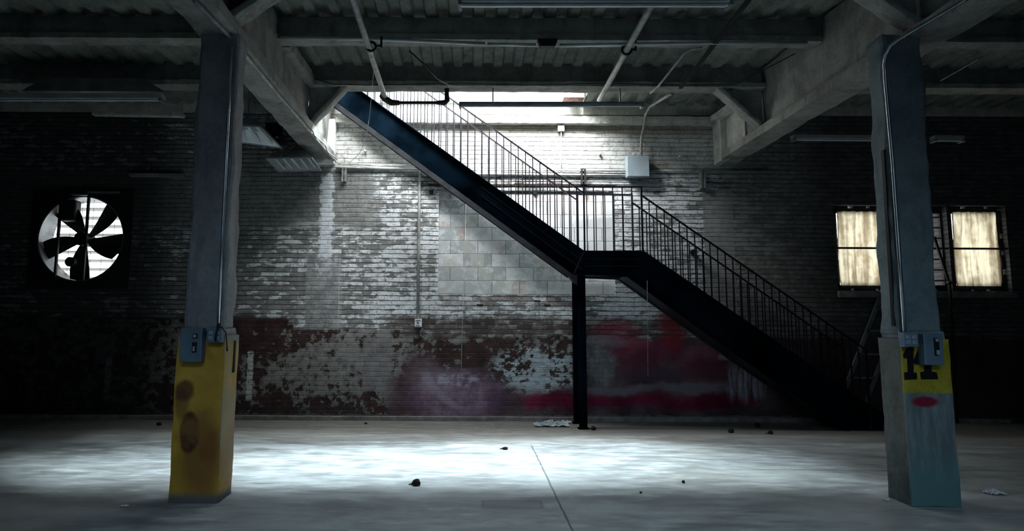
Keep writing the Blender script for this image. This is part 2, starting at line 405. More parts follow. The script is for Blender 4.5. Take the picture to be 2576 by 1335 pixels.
MAT['fixturedark'] = simple('fixture_housing', (.20, .22, .23), .45, .5, .5, .25, 5)
MAT['rust'] = simple('rusted_lintel', (.030, .020, .012), .9, .1, .2, .7, 12, .5)
MAT['soil'] = simple('dark_debris', (.018, .015, .012), .9, 0, .2, .5, 30, .5)
MAT['paper'] = simple('dirty_paper', (.62, .64, .66), .8, 0, .2, .2, 20, .3)
MAT['plastic'] = simple('clear_grey_plastic', (.38, .42, .44), .35, 0, .5, .4, 40, .5)
MAT['frame'] = simple('dark_window_frame', (.03, .028, .026), .7)
MAT['sill'] = simple('grey_sill', (.22, .21, .20), .85, 0, .2, .3, 8, .4)
MAT['slat'] = simple('louvre_metal', (.55, .56, .56), .5, .2, .4, .2)
MAT['alu'] = simple('aluminium_ladder', (.35, .36, .36), .4, .7, .5)
MAT['brickred'] = simple('old_red_brick', (.38, .22, .19), .9, 0, .2, .35, 15, .5)
MAT['stencil'] = simple('black_stencil_paint', (.006, .007, .008), .7, 0, .2, .3)
MAT['cord'] = simple('pale_cord', (.55, .55, .52), .8)

def sheet_mat():
    M = Mat('cream_window_sheet', .8, 0, .1)
    t = M.t; out = t.nodes['Material Output']
    a = M.noise(1., 4, .6, M.vecof(M.X*9, 0., M.Z*.7)); b = M.noise(10, 5, .65)
    c = M.mix((a*.75+b*.25).st(.40, .58), (.58, .52, .41), (.95, .91, .78))
    tr = t.nodes.new('ShaderNodeBsdfTranslucent'); t.links.new(c.o, tr.inputs[0])
    df = t.nodes.new('ShaderNodeBsdfDiffuse'); t.links.new(c.o, df.inputs[0])
    mx = t.nodes.new('ShaderNodeMixShader'); mx.inputs[0].default_value = .25
    t.links.new(tr.outputs[0], mx.inputs[1]); t.links.new(df.outputs[0], mx.inputs[2]); t.links.new(mx.outputs[0], out.inputs[0])
    return M.m
MAT['sheet'] = sheet_mat()
def slat_mat():
    M = Mat('frosted_louvre', .6, 0, .2); t = M.t; tr = t.nodes.new('ShaderNodeBsdfTranslucent'); tr.inputs[0].default_value = (.72, .72, .70, 1)
    M.col((.5, .5, .48)); mx = t.nodes.new('ShaderNodeMixShader'); mx.inputs[0].default_value = .35
    t.links.new(tr.outputs[0], mx.inputs[1]); t.links.new(M.b.outputs[0], mx.inputs[2]); t.links.new(mx.outputs[0], t.nodes['Material Output'].inputs[0]); return M.m
MAT['slat'] = slat_mat()
def glass_mat():
    M = Mat('dusty_window_glass', .2, 0, .5); t = M.t; out = t.nodes['Material Output']
    tp = t.nodes.new('ShaderNodeBsdfTransparent'); mx = t.nodes.new('ShaderNodeMixShader'); mx.inputs[0].default_value = .25
    M.col((.35, .35, .33))
    t.links.new(tp.outputs[0], mx.inputs[1]); t.links.new(M.b.outputs[0], mx.inputs[2]); t.links.new(mx.outputs[0], out.inputs[0])
    return M.m
MAT['glass'] = glass_mat()

# ---------------------------------------------------------------- room shell
XL, XR, YB = -9.2, 10.4, -5.0
ZD = 4.56                     # underside of the ceiling deck
OPX0, OPX1, OPY0 = -2.0, 1.62, 7.86   # stair opening in the deck
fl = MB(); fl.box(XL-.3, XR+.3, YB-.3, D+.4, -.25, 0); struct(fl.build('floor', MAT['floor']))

# back wall with real openings
fanc = P(205, 600, Y=D); FR = .625
wz0, wz1 = P(2300, 731, Y=D).z, P(2300, 516, Y=D).z
W1 = (P(2103, 620, Y=D).x, P(2388, 620, Y=D).x); W2 = (P(2397, 620, Y=D).x, P(2537, 620, Y=D).x)
inf = (wx(1103, 600), wx(1546, 600), wz(741), wz(480))
holes = [(fanc.x-FR-.06, fanc.x+FR+.06, fanc.z-FR-.06, fanc.z+FR+.06), (*W1, wz0, wz1), (*W2, wz0, wz1), inf]
def holed_wall(name, x0, x1, z0, z1, y0, y1, hs, mat):
    xs = sorted({x0, x1, *[h[0] for h in hs], *[h[1] for h in hs]}); zs = sorted({z0, z1, *[h[2] for h in hs], *[h[3] for h in hs]})
    bm = bmesh.new(); V = {}
    def v(x, y, z):
        k = (round(x, 5), round(y, 5), round(z, 5))
        if k not in V: V[k] = bm.verts.new(k)
        return V[k]
    def solid(i, j):
        if i < 0 or j < 0 or i >= len(xs)-1 or j >= len(zs)-1: return False
        cx, cz = (xs[i]+xs[i+1])/2, (zs[j]+zs[j+1])/2
        return not any(h[0] < cx < h[1] and h[2] < cz < h[3] for h in hs)
    for i in range(len(xs)-1):
        for j in range(len(zs)-1):
            if not solid(i, j): continue
            a, b, c, d = xs[i], xs[i+1], zs[j], zs[j+1]
            bm.faces.new((v(a, y0, c), v(b, y0, c), v(b, y0, d), v(a, y0, d)))
            bm.faces.new((v(a, y1, d), v(b, y1, d), v(b, y1, c), v(a, y1, c)))
            if not solid(i-1, j): bm.faces.new((v(a, y0, c), v(a, y0, d), v(a, y1, d), v(a, y1, c)))
            if not solid(i+1, j): bm.faces.new((v(b, y0, d), v(b, y0, c), v(b, y1, c), v(b, y1, d)))
            if not solid(i, j-1): bm.faces.new((v(b, y0, c), v(a, y0, c), v(a, y1, c), v(b, y1, c)))
            if not solid(i, j+1): bm.faces.new((v(a, y0, d), v(b, y0, d), v(b, y1, d), v(a, y1, d)))
    me = bpy.data.meshes.new(name); bm.to_mesh(me); bm.free(); me.materials.append(mat)
    o = bpy.data.objects.new(name, me); COL.objects.link(o); return struct(o)
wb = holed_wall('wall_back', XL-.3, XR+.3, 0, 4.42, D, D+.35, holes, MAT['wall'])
b = MB(); b.box(inf[0], inf[1], D+.03, D+.25, inf[2], inf[3]); b.build('block_infill', MAT['block'], wb)
b = MB(); b.box(inf[0]-.16, inf[1]+.02, D-.012, D+.10, wz(468), wz(463)); b.build('steel_lintel', MAT['rust'], wb)
b = MB()
for px in (1085, 1347): q = P(px, 483, Y=D); b.box(q.x-.03, q.x+.03, D-.004, D+.04, q.z-.03, q.z+.025)
for px, py in ((1352, 757), (1208, 767), (1378, 768)): q = P(px, py, Y=D); b.box(q.x-.05, q.x+.04, D-.003, D+.02, q.z-.012, q.z+.012)
b.build('putlog_hole', MAT['black'], wb)
b = MB(); b.box(XL-.3, XL, YB, D, 0, ZD); struct(b.build('wall_left', MAT['dullwall']))
b = MB(); b.box(XR, XR+.3, YB, D, 0, ZD); struct(b.build('wall_right', MAT['dullwall']))
holed_wall('wall_front', XL-.3, XR+.3, 0, ZD, YB-.3, YB, [], MAT['dullwall'])
# baseboard curb along the back wall
b = MB(); b.rough(-7.5, 7.5, D-.05, D+.01, 0, .058, .07, .006, 3); struct(b.build('baseboard_back', MAT['sill']))
# wall ledge under the deck
b = MB(); b.rough(OPX0-.02, 3.62, D-.10, D+.05, P(1190, 309, Y=D-.1).z, P(1190, 289, Y=D-.1).z, .05, .012, 5, 9); struct(b.build('trim_1', MAT['ledger']))
# wall strip between ledge and deck to the right of the stair opening
b = MB(); b.box(XL-.3, OPX0-.05, D, D+.35, 4.42, ZD+.2); b.box(OPX1, XR+.3, D, D+.35, 4.42, ZD+.2); struct(b.build('trim_2', MAT['ledger']))

# corrugated deck, with the stair opening left out
def deck(name, x0, x1, y0, y1):
    vs = []; fs = []; per = .25; prof = [(0, 0), (.10, 0), (.125, .045), (.225, .045)]
    xs = [x0]; n = int((x1-x0)/per)+1
    pts = []
    for i in range(n):
        for dx, dz in prof:
            x = x0+i*per+dx
            if x < x1: pts.append((x, ZD+dz))
    pts.append((x1, ZD))
    ny = max(1, int((y1-y0)/.25))
    mb = MB(); w = len(pts)
    for j in range(ny+1):
        y = y0+(y1-y0)*j/ny
        for x, z in pts: mb.v.append(Vector((x+.008*mnoise.noise(Vector((x*5, y*5, 1))), y, z+.008*mnoise.noise(Vector((x*4, y*4, 5))))))
    for j in range(ny):
        for i in range(w-1): mb.f.append((j*w+i, j*w+i+1, (j+1)*w+i+1, (j+1)*w+i))
    o = len(mb.v); mb.box(x0, x1, y0, y1, ZD+.05, ZD+.20)
    return mb
b = MB()
for a in ((XL-.3, XR+.3, YB-.3, OPY0), (XL-.3, OPX0, OPY0, D+.35), (OPX1, XR+.3, OPY0, D+.35)):
    d_ = deck('', *a); b.add(d_.v, d_.f)
struct(b.build('ceiling', MAT['deck']))

# upper storey seen through the opening
b = MB(); b.box(-4.5, 4.5, D+.02, D+.35, 4.42, 5.68); struct(b.build('wall_upper_back', MAT['paintwhite']))
b = MB(); b.box(-4.8, -4.5, 4.0, D+.35, ZD+.21, 7.6); struct(b.build('wall_upper_left', MAT['paintwhite']))
b = MB(); b.box(4.5, 4.8, 4.0, D+.35, ZD+.21, 7.6); struct(b.build('wall_upper_right', MAT['paintwhite']))
b = MB(); b.box(-4.8, 4.8, 3.7, 4.0, ZD+.21, 7.6); struct(b.build('wall_upper_front', MAT['paintwhite']))
b = MB(); b.box(-4.8, 4.8, 3.7, 7.4, 7.6, 7.75); struct(b.build('ceiling_upper', MAT['paintwhite']))
b = MB(); b.box(-1.9, OPX1, D-.02, D+.03, 4.585, 4.62); struct(b.build('trim_3', MAT['ledger']))
t = MB(); t.rough(P(1416, 240, Y=8.9).x, P(1468, 240, Y=8.9).x, 8.80, 9.02, 4.57, 4.80, .05, .012, 4); tag(t.build('broken_brick_pier', MAT['brickred']), 'broken red brick lump at the right end of the bright stair opening', 'brick')

# ---------------------------------------------------------------- girders, purlins, haunches
def girder(name, xa, xb, w, label, y0=YB, y1=D):
    """xa at the wall, xb at y=4.93"""
    o = thing(name, ((xa+xb)/2, (y0+y1)/2, 3.68), label, 'beam', 'deep girders running to the back wall')
    f = lambda q: Vector((q.x + xa + (xb-xa)*(D-max(q.y, 3.0))/(D-4.93), q.y, q.z))
    MB().rough(-w/2, w/2, y0, y1, 3.68, 3.80, .11, .016, xa, 5, f).build('bottom_flange', MAT['girder'], o)
    MB().rough(-.07, .07, y0, y1, 3.79, ZD-.002, .16, .018, xa+3, 4, f).build('web', MAT['girder'], o)
    return o
GL = girder('concrete_girder', -2.17, -2.10, .34, 'deep concrete girder running from the yellow column to the back wall')
GR = girder('concrete_girder', 3.68, 3.76, .33, 'deep concrete girder running from the numbered column to the back wall')
for xs in ((XL, -2.20), (-2.08, 3.64), (3.80, XR)):
    for k, (ya, yb) in enumerate(((7.62, 7.86), (6.33, 6.52), (4.98, 5.18), (3.65, 3.85))):
        bay = {-2.08: 'the middle bay', 3.80: 'the right bay'}.get(xs[0], 'the left bay')
        pos = ('nearest the stair opening', 'second from the stair opening', 'third from the stair opening beside the columns', 'nearest the camera above the top edge')[k]
        o = thing('cross_beam', ((xs[0]+xs[1])/2, ya, 4.28), 'concrete cross beam under the deck of %s, %s' % (bay, pos), 'beam', 'cross beams under the deck')
        MB().rough(xs[0], xs[1], ya, yb, 4.28, 4.35, .09, .012, k+xs[0], 7).build('bottom_flange', MAT['purlin'], o)
        MB().rough(xs[0], xs[1], (ya+yb)/2-.04, (ya+yb)/2+.04, 4.34, ZD+(.05 if k == 0 else -.002), .12, .01, k, 5).build('web', MAT['purlin'], o)
def haunch(gx, side, y, label, w=.16, red=False, drop=3.80, run=.52):
    o = thing('haunch_bracket', (gx, y, drop), label, 'bracket', 'sloping brackets between beams')
    a = Vector((gx+side*.09, y, drop)); c = Vector((gx+side*run, y, 4.29))
    t = MB(); n = 9
    dv = (c-a).normalized(); up = Vector((-dv.z, 0, dv.x))*(1 if dv.x > 0 else -1)
    t.rough(-.03, (c-a).length+.05, -w/2, w/2, -.037, .037, .04, .012, y, 6, lambda q: a+dv*q.x+Vector((0, q.y, 0))+up*q.z)
    t.build('flange', MAT['girder'], o, bevel=.008)
    t = MB(); t.prism([(a.x, a.z), (c.x, c.z), (c.x, 4.36), (gx+side*.07, 4.36), (gx+side*.07, drop)], y-.02, y+.02)
    t.build('web_plate', MAT['redplate'] if red else MAT['girder'], o)
haunch(-2.14, 1, 7.74, 'sloping bracket joining the left girder to the beam above the stair top')
haunch(3.69, -1, 7.74, 'pale sloping bracket joining the right girder to the beam beside the stair opening', .18, run=.62)
MB().rough(-2.10, -1.97, 6.52, 7.60, 4.27, 4.40, .07, .012, 31, 6).build('side_ledge', MAT['girder'], GL)
haunch(-2.12, 1, 5.02, 'sloping bracket with dark red plate at the top of the yellow column', .2, True, run=.75)
haunch(3.73, -1, 5.02, 'sloping bracket at the top of the numbered column', .2, run=.75)
# white pilaster and end plate on the wall beside the left girder
t = MB(); t.rough(wx(800, 350), wx(846, 350), D-.14, D+.02, 3.64, 4.30, .05, .008, 8, 9); t.tube([(wx(826, 350), D-.16, 3.66), (wx(826, 350), D-.16, 4.28)], .04)
struct(t.build('trim_4', MAT['paintwhite']))
t = MB(); t.rough(wx(1793, 350), wx(1812, 350), D-.30, D+.02, 3.66, 4.32, .05, .008, 9, 9); t.box(3.60, 3.63, D-.9, D, 3.78, 4.4)
struct(t.build('trim_5', MAT['ledger']))
t = MB(); t.bar((3.50, D-.30, 4.30), (3.62, D-1.0, 4.36), .10, .10); t.bar(P(1793, 300, Y=8.95), P(1840, 270, Y=8.6), .09, .08)
struct(t.build('trim_6', MAT['ledger']))

# ---------------------------------------------------------------- columns
def yellow_extra(M, c, a, f):
    X, Z = M.X, M.Z; n = M.noise(5, 4)-.5; n2 = M.noise(5, 4, .6, None, 5.)-.5; x = X+n*.08; z = Z+n2*.1
    c = M.mix(M.noise(2.2, 5).st(.35, .65), (.42, .235, .030), (.60, .355, .055))
    def pe(px, py, rx, rz, s, k, col):
        nonlocal c
        q = P(px, py, Y=4.9); c = M.mix(ell(M, x, z, q.x, q.z, rx, rz, s)*k, c, col)
    pe(505, 1150, .15, .32, .9, .8, (.20, .085, .025)); pe(520, 1130, .07, .12, .8, .6, (.19, .07, .02))
    pe(472, 1088, .075, .15, .35, .92, (.055, .016, .014)); pe(458, 985, .07, .08, .6, .85, (.09, .025, .015)); pe(452, 1020, .05, .12, .7, .6, (.10, .035, .02))
    c = M.mix(M.noise(3.2, 5, .6, None, 3.).st(.48, .64)*.6, c, (.26, .13, .03))
    side = M.X.st(-1.915, -1.895)*Z.st(.15, .5); c = M.mix(side*(.35+M.noise(6, 5).st(.4, .6)*.4), c, (.30, .28, .20))
    c = M.mix(Z.st(.10, .03), c, (.12, .11, .10)); c = M.mix((Z+n2*.08).st(1.18, 1.24), c, (.20, .22, .22))
    return c
def teal_extra(M, c, a, f):
    X, Z, Y = M.X, M.Z, M.Y; n2 = M.noise(6, 4)-.5; st = M.noise(1., 5, .65, M.vecof(X*9, Y*9, Z*1.6))
    c = M.mix(st.st(.38, .64), (.12, .15, .155), (.24, .28, .29)); c = M.mix((Z+n2*.2).st(.55, .1), c, (.10, .19, .20))
    c = M.mix(st.st(.60, .68)*.5*Z.st(.9, .6), c, (.30, .38, .40))
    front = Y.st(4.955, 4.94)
    zt, zb = P(2320, 812, Y=4.93).z, P(2320, 988, Y=4.93).z
    yel = rect(X, Z+n2*.02, 3.27, 3.70, zb, zt-.02, .008)*front
    c = M.mix(yel, c, M.mix((a*.6+f*.4).st(.38, .62), (.30, .235, .02), (.44, .35, .035)))
    q = P(2327, 1010, Y=4.93); c = M.mix(ell(M, X, Z, q.x, q.z, .10, .040, .6)*front, c, (.22, .012, .03))
    q = P(2327, 815, Y=4.93); c = M.mix(ell(M, X+n2*.1, Z+n2*.05, q.x, q.z, .11, .022, .3)*front, c, (.42, .45, .46))
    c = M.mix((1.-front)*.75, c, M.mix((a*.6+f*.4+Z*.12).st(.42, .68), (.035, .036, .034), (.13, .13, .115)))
    return c
MAT['plinthy'] = concrete('yellow_plinth_paint', (.3, .2, .03), (.5, .35, .05), 3, .35, .6, yellow_extra)
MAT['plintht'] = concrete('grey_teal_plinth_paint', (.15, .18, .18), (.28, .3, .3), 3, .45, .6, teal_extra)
MAT['shaftl'] = concrete('left_column_concrete', (.22, .212, .225), (.35, .34, .355), 2.2, .9, .8)
MAT['shaftr'] = concrete('right_column_concrete', (.13, .165, .18), (.22, .26, .28), 2.2, .9, .8)
def column(x0, x1, px0, px1, seed, mp, ms, label, cx_top):
    o = thing('concrete_column', ((x0+x1)/2, 5.06, 0), label, 'column', 'concrete columns')
    MB().rough(px0, px1, 4.93, 5.21, 0, 1.245, .035, .006, seed, 5).build('plinth', mp, o, smooth=False)
    MB().rough(px0+.012, px1-.012, 4.942, 5.20, 1.235, 1.30, .03, .01, seed+4, 7, lambda q: Vector((((px0+px1)/2)+(q.x-(px0+px1)/2)*(1-(q.z-1.235)*1.6), q.y, q.z))).build('collar', ms, o)
    MB().rough(x0, x1, 4.96, 5.19, 1.28, 3.72, .035, .022, seed+9, 3.2, lambda q: Vector((q.x+(q.z-1.3)*cx_top, q.y, q.z))).build('shaft', ms, o)
    return o
CL = column(-2.245, -1.925, -2.27, -1.895, 1, MAT['plinthy'], MAT['shaftl'], 'rough grey concrete column with a yellow painted rust stained base', .0)
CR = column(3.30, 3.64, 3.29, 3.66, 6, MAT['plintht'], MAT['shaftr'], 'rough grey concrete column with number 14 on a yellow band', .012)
# black strips stand in for the shade inside the slot of the casing
t = MB(); t.box(-1.897, -1.886, 5.10, 5.125, .95, 1.20); t.build('slot_shade', MAT['black'], CL)
t = MB(); t.bar((3.292, 5.005, 1.34), (3.305, 5.005, 2.75), .012, .035, (0, 1, 0)); t.build('slot_shade', MAT['black'], CR)
# number stencil: strokes traced at the plinth's face
def stencil(pts):
    return [(P(x, y, Y=4.925).x, P(x, y, Y=4.925).z) for x, y in pts]
t = MB(); t.prism(stencil([(2287, 873), (2297, 873), (2297, 936), (2305, 937), (2306, 953), (2276, 954), (2275, 937), (2284, 935), (2283, 900), (2275, 900), (2273, 892), (2280, 878)]), 4.918, 4.935); t.build('stencilled_one', MAT['stencil'], CR)
t = MB(); t.prism(stencil([(2324, 845), (2340, 850), (2340, 905), (2350, 907), (2350, 916), (2342, 918), (2342, 934), (2355, 936), (2359, 953), (2317, 953), (2315, 936), (2326, 933), (2326, 917), (2301, 915), (2300, 906)]), 4.918, 4.935); t.build('stencilled_four', MAT['stencil'], CR)

# electrical boxes on the columns
def plate_box(name, cx, cz, w, h, d, mat, label, cat, yf, tilt=0):
    o = thing(name, (cx, yf, cz), label, cat)
    t = MB(); t.box(cx-w/2, cx+w/2, yf-d, yf, cz-h/2, cz+h/2); t.build('housing', mat, o, bevel=.006)
    return o
YF = 4.925
q = P(483, 867, Y=YF-.05); B1 = plate_box('switch_box', q.x, q.z, .165, .255, .075, MAT['boxgrey'], 'tall grey disconnect switch box on the yellow column', 'electrical box', YF)
t = MB(); t.box(q.x+.015, q.x+.05, YF-.082, YF-.07, q.z+.05, q.z+.085); t.box(q.x+.015, q.x+.048, YF-.084, YF-.07, q.z-.055, q.z+.02); t.build('switch_recess', MAT['black'], B1)
t = MB(); t.bar((q.x+.032, YF-.09, q.z-.045), (q.x+.034, YF-.09, q.z-.01), .016, .012); t.build('toggle', MAT['boxlight'], B1)
t = MB(); t.bar((q.x+.033, YF-.086, q.z+.056), (q.x+.033, YF-.086, q.z+.078), .02, .01); t.build('indicator', MAT['boxlight'], B1)
q = P(2344, 878, Y=YF-.05); B2 = plate_box('switch_box', q.x, q.z, .145, .235, .075, MAT['boxgrey'], 'tall grey disconnect switch box covering the four on the numbered column', 'electrical box', YF)
t = MB(); t.box(q.x, q.x+.036, YF-.083, YF-.07, q.z-.045, q.z+.085); t.build('switch_recess', MAT['black'], B2)
t = MB(); t.box(q.x+.008, q.x+.028, YF-.092, YF-.078, q.z-.04, q.z-.005); t.build('toggle', MAT['boxlight'], B2)
t = MB(); t.box(q.x+.008, q.x+.028, YF-.09, YF-.078, q.z+.058, q.z+.08); t.build('indicator', MAT['boxlight'], B2)
for (px, py, lab, dx) in ((541, 843, 'grey box with four outlets and a black cord on the yellow column', 1), (2287, 854, 'grey box with four outlets on the numbered column', 0)):
    q = P(px, py, Y=YF-.04); o = plate_box('outlet_box', q.x, q.z, .113, .108, .065, MAT['boxgrey'], lab, 'electrical box', YF)
    for i in (-1, 1):
        for j in (-1, 1):
            t = MB(); t.box(q.x+i*.024-.016, q.x+i*.024+.016, YF-.071, YF-.06, q.z+j*.019-.013, q.z+j*.019+.013); r = t.build('socket', MAT['boxlight'], o, bevel=.004)
            t = MB()
            for s_ in (-1, 1): t.box(q.x+i*.024+s_*.006-.0015, q.x+i*.024+s_*.006+.0015, YF-.0725, YF-.070, q.z+j*.019-.005, q.z+j*.019+.005)
            t.build('slot', MAT['black'], r)
    t = MB(); t.bar((q.x+(-.075 if dx else .07), YF-.03, q.z+.015), (q.x+(-.05 if dx else .055), YF-.03, q.z+.015), .03, .03); t.build('connector', MAT['black'], o)
# black cord looped over the left outlet box
q = P(541, 843, Y=YF-.09)
t = MB(); t.tube([(q.x+.005, q.y, q.z-.045), (q.x+.008, q.y, q.z+.02), (q.x+.018, q.y, q.z+.065), (q.x+.045, q.y+.01, q.z+.06), (q.x+.068, q.y+.03, q.z+.02), (q.x+.07, q.y+.06, q.z-.07), (q.x+.071, q.y+.07, q.z-.12)], [.009, .009, .008, .005, .004, .004, .007], 8)
t.tube([(q.x+.018, q.y, q.z+.06), (q.x+.02, q.y+.02, q.z+.085)], .012, 8); tag(t.build('power_cord', MAT['black'], smooth=True), 'short black cord hanging over the outlet box on the yellow column', 'cord')

# conduits on the columns
def pipe(name, pts, r, mat, label, cat='pipe', group=None, n=10):
    return tag(MB().tube(pts, r, n).build(name, mat, smooth=True), label, cat, group)
cl = [P(548, 826, Y=4.915), P(561, 560, Y=4.915), P(575, 280, Y=4.915), P(583, 118, Y=4.915)]
pipe('conduit', cl, .011, MAT['conduit'], 'thin galvanised conduit running up the yellow based column', 'conduit')
t = MB(); q = P(548, 830, Y=4.915); t.tube([q+Vector((0, 0, -.02)), q+Vector((0, 0, .02))], .016); t.build('conduit_fitting', MAT['conduit'], None); tag(bpy.context.scene.objects['conduit_fitting'], 'small bright coupling where the conduit enters the left outlet box', 'fitting')
# soffit conduit along the left girder, its near length above the camera side
zS = 3.66
cg = [P(490, 2, Z=zS), P(585, 100, Z=zS), P(700, 240, Z=zS), P(778, 330, Z=zS), P(838, 402, Z=zS)]
cg = [Vector((p.x, min(p.y, D-.03), zS)) for p in cg]
pipe('conduit', cg, .018, MAT['pipe'], 'long pale conduit running under the left girder towards the back wall', 'conduit')
pipe('wire_bundle', [c_+Vector((.04+.02*math.sin(i*5), 0, .005*math.cos(i*7))) for i, c_ in enumerate([cg[3].lerp(cg[4], k/9) for k in range(10)])], .008, MAT['pipewhite'], 'loose pale wires following the left girder conduit near the wall', 'wire')
cr_ = [P(2276, 835, Y=4.915), P(2262, 640, Y=4.915), P(2245, 400, Y=4.915), P(2226, 190, Y=4.905), P(2225, 160, Y=4.88), P(2228, 138, Y=4.85), P(2240, 115, Y=4.80), P(2262, 98, Y=4.72), P(2330, 58, Z=3.66), P(2430, -2, Z=3.66)]
pipe('conduit', cr_, .0145, MAT['conduit'], 'bright galvanised conduit bending from the numbered column onto the girder', 'conduit')

# ---------------------------------------------------------------- staircase
YN, YFAR = 8.42, 8.93
def SN(px, py): q = P(px, py, Y=YN); return Vector((q.x, q.z))
A, B = SN(1467, 632), SN(1617, 632); zl_top = A.y; B = Vector((B.x, A.y))
mu = (SN(917, 234).y-SN(1231, 459).y)/(SN(917, 234).x-SN(1231, 459).x)   # negative slope
ml = (SN(1904, 828).y-B.y)/(SN(1904, 828).x-B.x)
du = .375; dl0, dl1 = .50, .52; dland = A.y-SN(1500, 690).y
xt = -2.3                                                  # upper end, above the deck
topu = lambda x: A.y+mu*(x-A.x)
xe = B.x + (0.03-B.y)/ml                                   # where the lower flight meets the floor
xbu = A.x - (dland-du)/mu*(-1) if False else SN(1441, 690).x
stair = thing('steel_staircase', (A.x, (YN+YFAR)/2, 0), 'black steel staircase with landing rising left through the ceiling opening', 'staircase')
prof = [(xt, topu(xt)), (A.x, A.y), (B.x, B.y), (xe, 0.03), (xe, 0.0), (xe-.55/abs(ml)*.9, 0.0),
        (SN(1813, 865).x, SN(1813, 865).y), (SN(1577, 695).x, SN(1577, 695).y), (SN(1442, 690).x, A.y-dland), (xt, topu(xt)-du)]
# keep the lower edge parallel to the floor end
prof[5] = (SN(1972, 990).x+.12+ (0-SN(1972, 990).y)/ml, 0.0)
for y0, y1, lab in ((YN-.006, YN+.006, 1), (YFAR-.006, YFAR+.006, 0)):
    s_ = MB(); s_.prism(prof, y0, y1); so = s_.build('stringer', MAT['steel'] if lab else MAT['steelflat'], stair)
    f = MB(); sg = -1 if lab else 1; ym = y0 if lab else y1; ww = .045
    def strip(a, c, th=.012, w=ww, off=0):
        f.bar(Vector((a[0], ym+sg*w/2, a[1])), Vector((c[0], ym+sg*w/2, c[1])), w, th)
    for i in (0, 1, 2): strip(prof[i], prof[i+1])
    for i in (5, 6, 7, 8): strip(prof[i], prof[i+1])
    f.build('flange', MAT['steel'] if lab else MAT['steelflat'], so)
    if lab:
        f = MB(); off = Vector((0, -.13)); o2 = Vector((0, -.25))
        for o_ in (-.12, -.24):
            f.bar((.1, YN-.012, topu(.1)+o_), (A.x-.02, YN-.012, A.y+o_), .012, .008); f.bar((A.x+.03, YN-.012, A.y+o_*.8), (B.x-.02, YN-.012, A.y+o_*.8), .012, .006)
        f.bar((A.x, YN-.012, A.y), (SN(1443, 690).x, YN-.012, A.y-dland), .014, .02)
        f.build('weld_seam', MAT['steelflat'], so)
# landing plate and treads
t = MB(); t.box(A.x, B.x, YN, YFAR, A.y-.05, A.y-.02); t.box(A.x-.02, B.x, YN, YFAR, A.y-dland+.01, A.y-dland+.02); t.build('landing_plate', MAT['steelflat'], stair)
NT = 15; rise = .175
for k in range(NT):
    z = A.y-.09+rise*(k+1); x = A.x+(z-A.y+.09)/mu-.17
    if x < xt+.2: break
    t = MB()
    for g in range(12):          # open grating shaped for light: tilt passes the skylight, stops the sun
        yc = YN+.022+g*.0425; t.bar((x, yc, z-.025), (x+.22, yc, z-.025), .005, .050, (0, -.42, .91))
    t.box(x-.008, x, YN+.006, YFAR-.006, z-.05, z)
    t.box(x+.215, x+.235, YN+.006, YFAR-.006, z-.055, z-.005)
    t.build('tread', MAT['tread'], stair)
nl = int(B.y/.19)
for k in range(1, nl+1):
    z = B.y-k*B.y/(nl+.6); x = B.x+(z-B.y)/ml
    t = MB(); t.box(x-.26, x+.0, YN+.006, YFAR-.006, z-.045, z-.02); t.box(x-.27, x-.255, YN+.006, YFAR-.006, z-.045, z+.15)
    t.build('tread', MAT['steelflat'], stair)
t = MB(); t.prism([(SN(1577, 695).x, SN(1577, 695).y+.01), (prof[5][0], .01), (prof[5][0]+.03, .01), (SN(1577, 695).x+.03, SN(1577, 695).y+.03)], YN, YFAR); t.build('soffit_plate', MAT['steelflat'], stair)
# posts
pc = P(1466, 900, Y=YN).x
for y in (YN+.03, YFAR-.02):
    t = MB(); t.box(pc-.046, pc-.036, y-.05, y+.05, 0, A.y-dland); t.box(pc+.036, pc+.046, y-.05, y+.05, 0, A.y-dland); t.box(pc-.04, pc+.04, y-.006, y+.006, 0, A.y-dland)
    t.box(pc-.07, pc+.07, y-.07, y+.07, 0, .012); t.build('post', MAT['steel'], stair)
t = MB(); q = P(1432, 700, Y=YFAR-.05); t.prism([(q.x-.02, q.z+.02), (q.x+.10, q.z+.03), (q.x+.10, q.z-.10), (q.x+.05, q.z-.06)], YFAR-.2, YFAR-.05); t.build('corner_bracket', MAT['steelflat'], stair)
